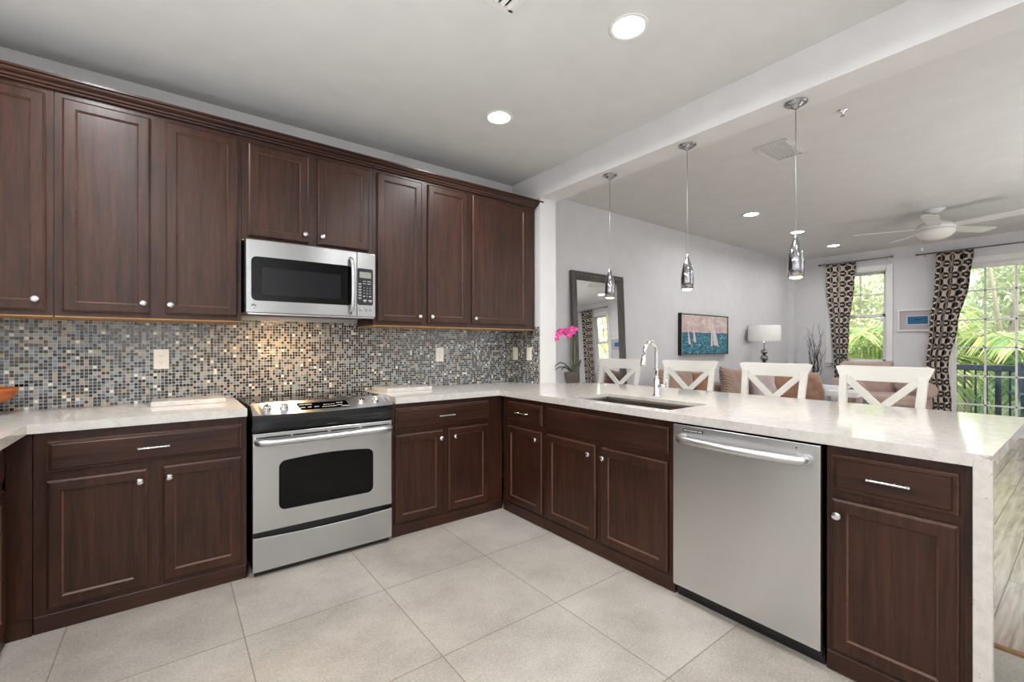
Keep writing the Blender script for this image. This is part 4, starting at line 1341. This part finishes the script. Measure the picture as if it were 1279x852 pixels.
# ------------------------------------------------------------------ sofa with pillows
SA = R(-14)
t = thing('sofa', 'long taupe sofa behind the counter stools', 'sofa', (1.66, -.33, 0), SA)
L = 2.95
obj('base', B(0, L, -.60, .18, .10, .40, .03, 2), M['sofa'], t)
obj('back', B(.02, L - .02, .0, .20, .38, .80, .05, 3), M['sofa'], t, smooth=False)
for x in (.0, L - .20):
    bm = B(x, x + .20, -.60, .20, .10, .58, .03, 2)
    k = lathe(bmesh.new(), [(.03, -.62), (.105, -.61), (.115, -.59), (.115, .18), (.10, .21)], (x + .10, 0, .58), 'y', 20)
    merge(bm, k)
    obj('arm', bm, M['sofa'], t)
for i in range(3):
    w = (L - .42) / 3
    bm = cushion(bmesh.new(), w - .01, .34, .80, .04, mat=None)
    bmesh.ops.transform(bm, matrix=Matrix.Translation((.21 + w * (i + .5), -.32, .43)) @ Matrix.Rotation(R(90), 4, 'X'), verts=bm.verts)
    obj('seat_cushion', B(.21 + w * i + .004, .21 + w * (i + 1) - .004, -.62, .02, .40, .53, .03, 3), M['sofa'], t); bm.free()
for x, y in ((.06, -.55), (L - .06, -.55), (.06, .12), (L - .06, .12)):
    obj('leg', lathe(bmesh.new(), [(.022, 0), (.03, .1)], (x, y, 0), n=10), M['frame_black'], t)
SM = Matrix.Translation((1.66, -.33, 0)) @ Matrix.Rotation(SA, 4, 'Z')
def pillow(x, y, z, sx, sz, sy, rx, rz, ry, mat, label, seed, name='throw_pillow', wr=.004):
    m = SM @ Matrix.Translation((x, y, z)) @ Matrix.Rotation(R(rz), 4, 'Z') @ Matrix.Rotation(R(rx), 4, 'X') @ Matrix.Rotation(R(ry), 4, 'Y')
    bm = cushion(bmesh.new(), sx, sy, sz, .12 if sx < .8 else .03, 16, None, seed, wr)
    o = obj(name, bm, M[mat], smooth=True)
    o.matrix_world = m
    return tag(o, label, 'pillow')
pillow(.27, -.14, .775, .54, .44, .15, -12, 0, 3, 'striped', 'wavy striped taupe pillow seen behind the faucet stool', 1)
pillow(.72, -.10, .760, .34, .42, .14, -14, 0, -4, 'suede', 'dark brown pillow behind the second stool', 2)
pillow(1.16, -.17, .775, .42, .45, .15, -12, 0, 5, 'striped', 'wavy striped pillow left of the mauve pillow', 3)
pillow(1.62, -.20, .725, .44, .42, .15, -15, 0, -3, 'mauve', 'mauve pillow behind the third stool', 4)
pillow(2.20, -.17, .69, 1.16, .42, .22, -8, 0, 0, 'suede', 'wide brown suede cushion at the right end of the sofa', 5, 'back_cushion', .010)
# fringed throw hanging over the sofa arm
bm = bmesh.new()
pts = [(-.13, .50), (-.125, .60), (-.08, .70), (0, .715), (.08, .69), (.128, .60), (.13, .42)]
xs_ = L - .10
for i in range(8):
    pass
rows = [[bm.verts.new((xs_ + px + .004 * math.sin(j * 2.1), -.50 + .05 * j + .006 * math.sin(j + px * 20), pz + .006)) for px, pz in pts] for j in range(10)]
for a, b in zip(rows, rows[1:]):
    for i in range(len(pts) - 1):
        f = bm.faces.new((a[i], a[i + 1], b[i + 1], b[i])); f.smooth = True
o = obj('throw_blanket', bm, M['throw'], norm=False); o.matrix_world = SM
s = o.modifiers.new('thick', 'SOLIDIFY'); s.thickness = .012; s.offset = 1
tag(o, 'pale fringed throw draped over the right sofa arm', 'throw')
bm = bmesh.new()
for j in range(24):
    yy = -.50 + .45 * j / 23
    tube(bm, [(xs_ + .137, yy, .43), (xs_ + .139, yy + .004, .39), (xs_ + .137, yy, .345)], .004, 5)
obj('fringe', bm, M['throw'], o)

# console table with the table lamp
t = thing('console_table', 'narrow dark console table between sofa and wall', 'table', (4.42, -.20, 0))
obj('top', B(-.45, .45, -.16, .16, .73, .76, .004), M['frame_black'], t)
for x in (-.42, .42):
    for y in (-.13, .13): obj('leg', B(x - .02, x + .02, y - .02, y + .02, 0, .73), M['frame_black'], t)
t = thing('table_lamp', 'chrome ball table lamp with white drum shade', 'lamp', (4.71, -.27, .76))
obj('base', lathe(bmesh.new(), [(.075, 0), (.075, .012), (.02, .022), (.012, .04)], n=24), M['chrome'], t)
for i, r in enumerate((.058, .056, .054, .046)):
    zz = (.09, .20, .306, .402)[i]
    obj('ball', lathe(bmesh.new(), [(r * math.sin(PI * k / 14) + .001, zz - r * math.cos(PI * k / 14)) for k in range(15)], n=24), M['dark_chrome'], t)
obj('stem', lathe(bmesh.new(), [(.008, .03), (.008, .66)], n=10), M['dark_chrome'], t)
obj('lamp_shade', lathe(bmesh.new(), [(.228, .565), (.222, .808), (.219, .808), (.225, .565)], n=36, cap=False), M['shade'], t)

# armchair
t = thing('armchair', 'dusty pink armchair with rolled arms below the window', 'armchair', (5.56, -1.46, 0), R(-56))
# local -y is the front
hw = .46
obj('base', B(-hw + .05, hw - .05, -.42, .40, .12, .42, .03, 2), M['armchair'], t)
obj('seat_cushion', B(-.30, .30, -.46, .25, .42, .57, .045, 3), M['armchair'], t)
bm = bmesh.new()
k = cushion(bmesh.new(), .68, .26, .62, .02, 14)
bmesh.ops.transform(k, matrix=Matrix.Translation((0, .31, .72)) @ Matrix.Rotation(R(-13), 4, 'X'), verts=k.verts)
obj('backrest', k, M['armchair'], t, smooth=True)
for s in (-1, 1):
    bm = B(s * .385 - .075, s * .385 + .075, -.44, .36, .12, .64, .03, 2)
    k = lathe(bmesh.new(), [(.02, -.485), (.08, -.48), (.10, -.47), (.106, -.45), (.106, .33), (.09, .36)], (s * .395, 0, .655), 'y', 24)
    merge(bm, k)
    obj('arm', bm, M['armchair'], t)
    for y in (-.38, .34): obj('foot', lathe(bmesh.new(), [(.022, 0), (.03, .12)], (s * .38, y, 0), n=10), M['frame_black'], t)

# small white side table
t = thing('side_table', 'small white tray side table between sofa and armchair', 'table', (3.24, -1.755, 0))
obj('tray_top', B(-.19, .19, -.14, .14, .71, .735, .004), M['trim'], t)
bm = bmesh.new()
for a, b, c, d in ((-.19, -.178, -.14, .14), (.178, .19, -.14, .14), (-.178, .178, -.14, -.128), (-.178, .178, .128, .14)): bx(bm, a, b, c, d, .735, .765)
obj('tray_rim', bm, M['trim'], t)
for x in (-.165, .165):
    for y in (-.115, .115): obj('leg', B(x - .014, x + .014, y - .014, y + .014, 0, .71), M['silver'], t)

# branches in a floor vase
t = thing('branch_vase', 'dark curly twigs in a tall vase in the room corner', 'vase', (6.03, -.53, 0))
obj('vase', lathe(bmesh.new(), [(.10, 0), (.12, .02), (.13, .2), (.10, .45), (.065, .60), (.06, .66), (.075, .70), (.068, .70), (.052, .66)], n=24), M['frame_black'], t)
rg = random.Random(4)
bm = bmesh.new()
for i in range(16):
    a = rg.uniform(0, 2 * PI); sp_ = rg.uniform(.03, .13); hh = rg.uniform(.6, 1.18)
    pts = []
    ph = rg.uniform(0, 6)
    for k in range(15):
        f = k / 14
        wob = .034 * f * math.sin(14 * f + ph)
        pts.append((math.cos(a) * (.015 + sp_ * f) + wob, math.sin(a) * (.015 + sp_ * f) + .034 * f * math.cos(13 * f + ph), .50 + hh * f))
    tube(bm, pts, .006, 5, rs=[.006 * (1 - .75 * k / 14) for k in range(15)])
    for q in (6, 9, 11):
        p = Vector(pts[q]); b_ = rg.uniform(0, 6)
        tube(bm, [p, p + Vector((.03 * math.cos(b_), .03 * math.sin(b_), .05)), p + Vector((.05 * math.cos(b_ + .7), .05 * math.sin(b_ + .7), .13))], .003, 4, rs=[.0035, .0025, .001])
obj('twigs', bm, M['twig'], t)

# ------------------------------------------------------------------ counter stools
def stool(x, y, rot, label):
    t = thing('counter_stool', label, 'stool', (x, y, 0), R(rot), 'white counter stools along the peninsula')
    # local -x is the front (towards the counter); the back is at x = 0
    h = 1.12
    W = .21
    def leg_bm(s, front):
        if front: return tube(bmesh.new(), [(-.40, s * .185, 0), (-.385, s * .175, .60)], .018, 4, rs=[.02, .026])
        bm = bmesh.new()
        pr = [(.06, 0), (.02, .35), (-.01, .62), (.0, .85), (.045, h - .06)]
        rows = []
        for px, pz in pr:
            f = 0 if pz < .62 else (pz - .62) / (h - .68)
            yy = s * (.185 + .018 * f)
            wd, dp = .021, .016
            rows.append([bm.verts.new((px + a * dp, yy + b * wd, pz)) for a, b in ((-1, -1), (1, -1), (1, 1), (-1, 1))])
        for a, b in zip(rows, rows[1:]):
            for i in range(4): bm.faces.new((a[i], a[(i + 1) % 4], b[(i + 1) % 4], b[i]))
        bm.faces.new(rows[0]); bm.faces.new(rows[-1])
        return bm
    for s in (-1, 1):
        obj('leg', leg_bm(s, True), M['white_wood'], t)
        obj('leg', leg_bm(s, False), M['white_wood'], t)
    bm = bmesh.new()
    prism(bm, [(-.43, -.21), (-.44, 0), (-.43, .21), (-.02, .195), (-.02, -.195)], .60, .645, 'xy', .008)
    obj('seat', bm, M['white_wood'], t)
    # top rail: gently curved board with flared, rounded ends
    bm = bmesh.new()
    N = 16
    hw2 = .252
    rows = []
    for i in range(N + 1):
        u = i / N * 2 - 1
        flare = .020 if abs(u) > .999 else 0
        ztop = h - .0 + .004 * u * u - (.010 if abs(u) > .999 else 0)
        zbot = h - .098
        yt = u * hw2; yb = u * (hw2 - .035)
        cx = .045 + .025 * (1 - u * u)
        rows.append([bm.verts.new(p) for p in ((cx - .012, yb, zbot), (cx + .010, yb, zbot), (cx + .020, yt, ztop), (cx - .002, yt, ztop))])
    for a, b in zip(rows, rows[1:]):
        for i in range(4): bm.faces.new((a[i], a[(i + 1) % 4], b[(i + 1) % 4], b[i]))
    bm.faces.new(rows[0]); bm.faces.new(rows[-1])
    obj('top_rail', bm, M['white_wood'], t, bev=.005)
    for s in (-1, 1):
        bm = bmesh.new()
        A = Vector((.035, s * .170, h - .095)); Bp = Vector((.008, -s * .165, .685))
        dd = (Bp - A).normalized(); sd = dd.cross(Vector((1, 0, 0))).normalized()
        off = Vector((.006 * s, 0, 0))
        q = []
        for p in (A - dd * .015, Bp + dd * .01):
            q.append([bm.verts.new(p + off + sd * a * .021 + Vector((b * .009, 0, 0))) for a, b in ((-1, -1), (1, -1), (1, 1), (-1, 1))])
        for i in range(4): bm.faces.new((q[0][i], q[0][(i + 1) % 4], q[1][(i + 1) % 4], q[1][i]))
        bm.faces.new(q[0]); bm.faces.new(q[1])
        obj('cross_brace', bm, M['white_wood'], t)
    obj('lower_rail', B(-.018, .010, -.185, .185, .662, .697, .003), M['white_wood'], t)
    bm = bmesh.new()
    for s in (-1, 1): bx(bm, -.39, .01, s * .183 - .010, s * .183 + .010, .28, .305)
    bx(bm, -.40, -.375, -.18, .18, .20, .23)
    obj('stretcher', bm, M['white_wood'], t)
    return t
stool(.98, -.47, 12, 'white X back stool in front of the floor mirror')
stool(1.02, -1.205, 10, 'white X back stool just right of the faucet')
stool(.97, -1.925, 3, 'white X back stool below the table lamp')
stool(.93, -2.575, -3, 'white X back stool nearest the balcony door')

# ------------------------------------------------------------------ orchid
t = thing('potted_orchid', 'magenta orchid in a dark pot at the end of the counter', 'orchid', (.315, -.478, CT1))
t.scale = (1.25, 1.25, 1.25)
obj('pot', lathe(bmesh.new(), [(.040, 0), (.043, .004), (.052, .045), (.055, .066), (.053, .074), (.048, .076), (.046, .066)], n=8, smooth=False), M['clay'], t)
obj('soil', lathe(bmesh.new(), [(.047, .064), (.03, .072), (.002, .078)], n=14), M['moss'], t)
bm = bmesh.new()
def leaf(bm, az, L, lift, droop, w):
    d = Vector((math.cos(az), math.sin(az), 0)); s = Vector((-d.y, d.x, 0))
    prev = None
    for i in range(9):
        f = i / 8
        c = d * L * f + Vector((0, 0, .072 + lift * math.sin(PI * f * .75) - droop * f * f))
        ww = w * math.sin(PI * min(.97, .12 + f * .85)) ** .7
        cur = [bm.verts.new(c - s * ww + Vector((0, 0, ww * .4))), bm.verts.new(c), bm.verts.new(c + s * ww + Vector((0, 0, ww * .4)))]
        if prev:
            for j in (0, 1):
                f_ = bm.faces.new((prev[j], prev[j + 1], cur[j + 1], cur[j])); f_.smooth = True
        prev = cur
VX = Vector((math.sin(R(52.661)), -math.cos(R(52.661)), 0))      # along the photo's horizontal
for az, L, l, dr, w in ((146, .125, .075, .01, .017), (165, .135, .045, .01, .014), (-30, .07, .055, .0, .012), (100, .09, .05, .02, .013), (20, .06, .06, 0, .010)):
    leaf(bm, R(az), L, l, dr, w)
o = obj('leaves', bm, M['leaf'], t, norm=False)
o.modifiers.new('thick', 'SOLIDIFY').thickness = .002
sp = [Vector((.012, -.004, .07)), Vector((.004, .004, .20)), Vector((.006, 0, .33)), Vector((-.004, .01, .378)), Vector((-.04, .03, .385)), Vector((-.085, .06, .372)), Vector((-.130, .090, .378)), Vector((-.158, .112, .400)), Vector((-.170, .120, .414))]
bm = tube(bmesh.new(), sp, .003, 6, rs=[.0035, .003, .003, .003, .0025, .002, .002, .0015, .001])
tube(bm, [sp[6], sp[6] + Vector((-.03, .02, -.012))], .0015, 5)
tube(bm, [Vector((.018, -.008, .06)), Vector((.02, -.01, .31))], .002, 6)
obj('flower_stem', bm, M['stem'], t)
def flower(bm, c, r, rg):
    n = (Vector((-.8, -.55, .15)) + Vector((rg.uniform(-.4, .4), rg.uniform(-.4, .4), rg.uniform(-.3, .3)))).normalized()
    a = n.orthogonal().normalized(); b = n.cross(a)
    for k in range(5):
        th = 2 * PI * k / 5 + rg.uniform(-.15, .15)
        d = a * math.cos(th) + b * math.sin(th); s = n.cross(d)
        rr = r * (1.1 if k % 2 else .9)
        P_ = [c, c + d * rr * .45 + s * rr * .38 + n * .004, c + d * rr * .9 + s * rr * .25 + n * .001, c + d * rr - n * .003, c + d * rr * .9 - s * rr * .25 + n * .001, c + d * rr * .45 - s * rr * .38 + n * .004]
        bm.faces.new([bm.verts.new(p) for p in P_])
    return n
rg = random.Random(12)
fl = [((.004, -.006, .385), .040), ((-.020, .012, .350), .032), ((-.040, .026, .378), .030), ((-.066, .045, .374), .034), ((-.092, .066, .336), .036), ((-.170, .122, .362), .024)]
for i, (c, r) in enumerate(fl):
    bm = bmesh.new(); n = flower(bm, Vector(c), r, rg)
    f = obj('flower', bm, M['petal'], t, norm=False)
    f.modifiers.new('thick', 'SOLIDIFY').thickness = .0012
    bm = lathe(bmesh.new(), [(.001, -.004), (.006, 0), (.001, .006)], n=8)
    o = obj('flower_center', bm, M['petal_c'], f); o.location = Vector(c) + n * .004
bm = bmesh.new()
for c in (sp[8], sp[7] + Vector((.012, -.008, .022))):
    lathe(bm, [(.001, -.008), (.006, -.002), (.007, .003), (.001, .009)], tuple(c), n=10)
obj('bud', bm, M['leaf'], t)

# slatted chair on the balcony, only its arm and back leg in view
t = thing('balcony_chair', 'slate blue slatted chair on the balcony behind the door', 'chair', (7.45, -3.0, -.02), R(-75))
bm = bmesh.new()
for i in range(5):
    k = B(-.24 + i * .1, -.16 + i * .1, -.01, .01, 0, .80)
    merge(bm, k, 0, Matrix.Translation((0, .20, .28)) @ Matrix.Rotation(R(-24), 4, 'X'))
obj('back_slats', bm, M['balcony'], t)
bm = bmesh.new()
for i in range(5): bx(bm, -.26, .26, -.36 + i * .11, -.27 + i * .11, .34 - .02 * i, .36 - .02 * i)
obj('seat_slats', bm, M['balcony'], t)
for s in (-1, 1):
    obj('arm', B(s * .32 - .055, s * .32 + .055, -.42, .36, .55, .575, .004), M['balcony'], t)
    obj('leg', B(s * .29 - .02, s * .29 + .02, -.38, -.29, 0, .55), M['balcony'], t)
    bm = bmesh.new()
    merge(bm, B(s * .27 - .015, s * .27 + .015, -.02, .85, -.045, .045), 0, Matrix.Translation((0, -.36, .33)) @ Matrix.Rotation(R(-18), 4, 'X'))
    obj('side_rail', bm, M['balcony'], t)
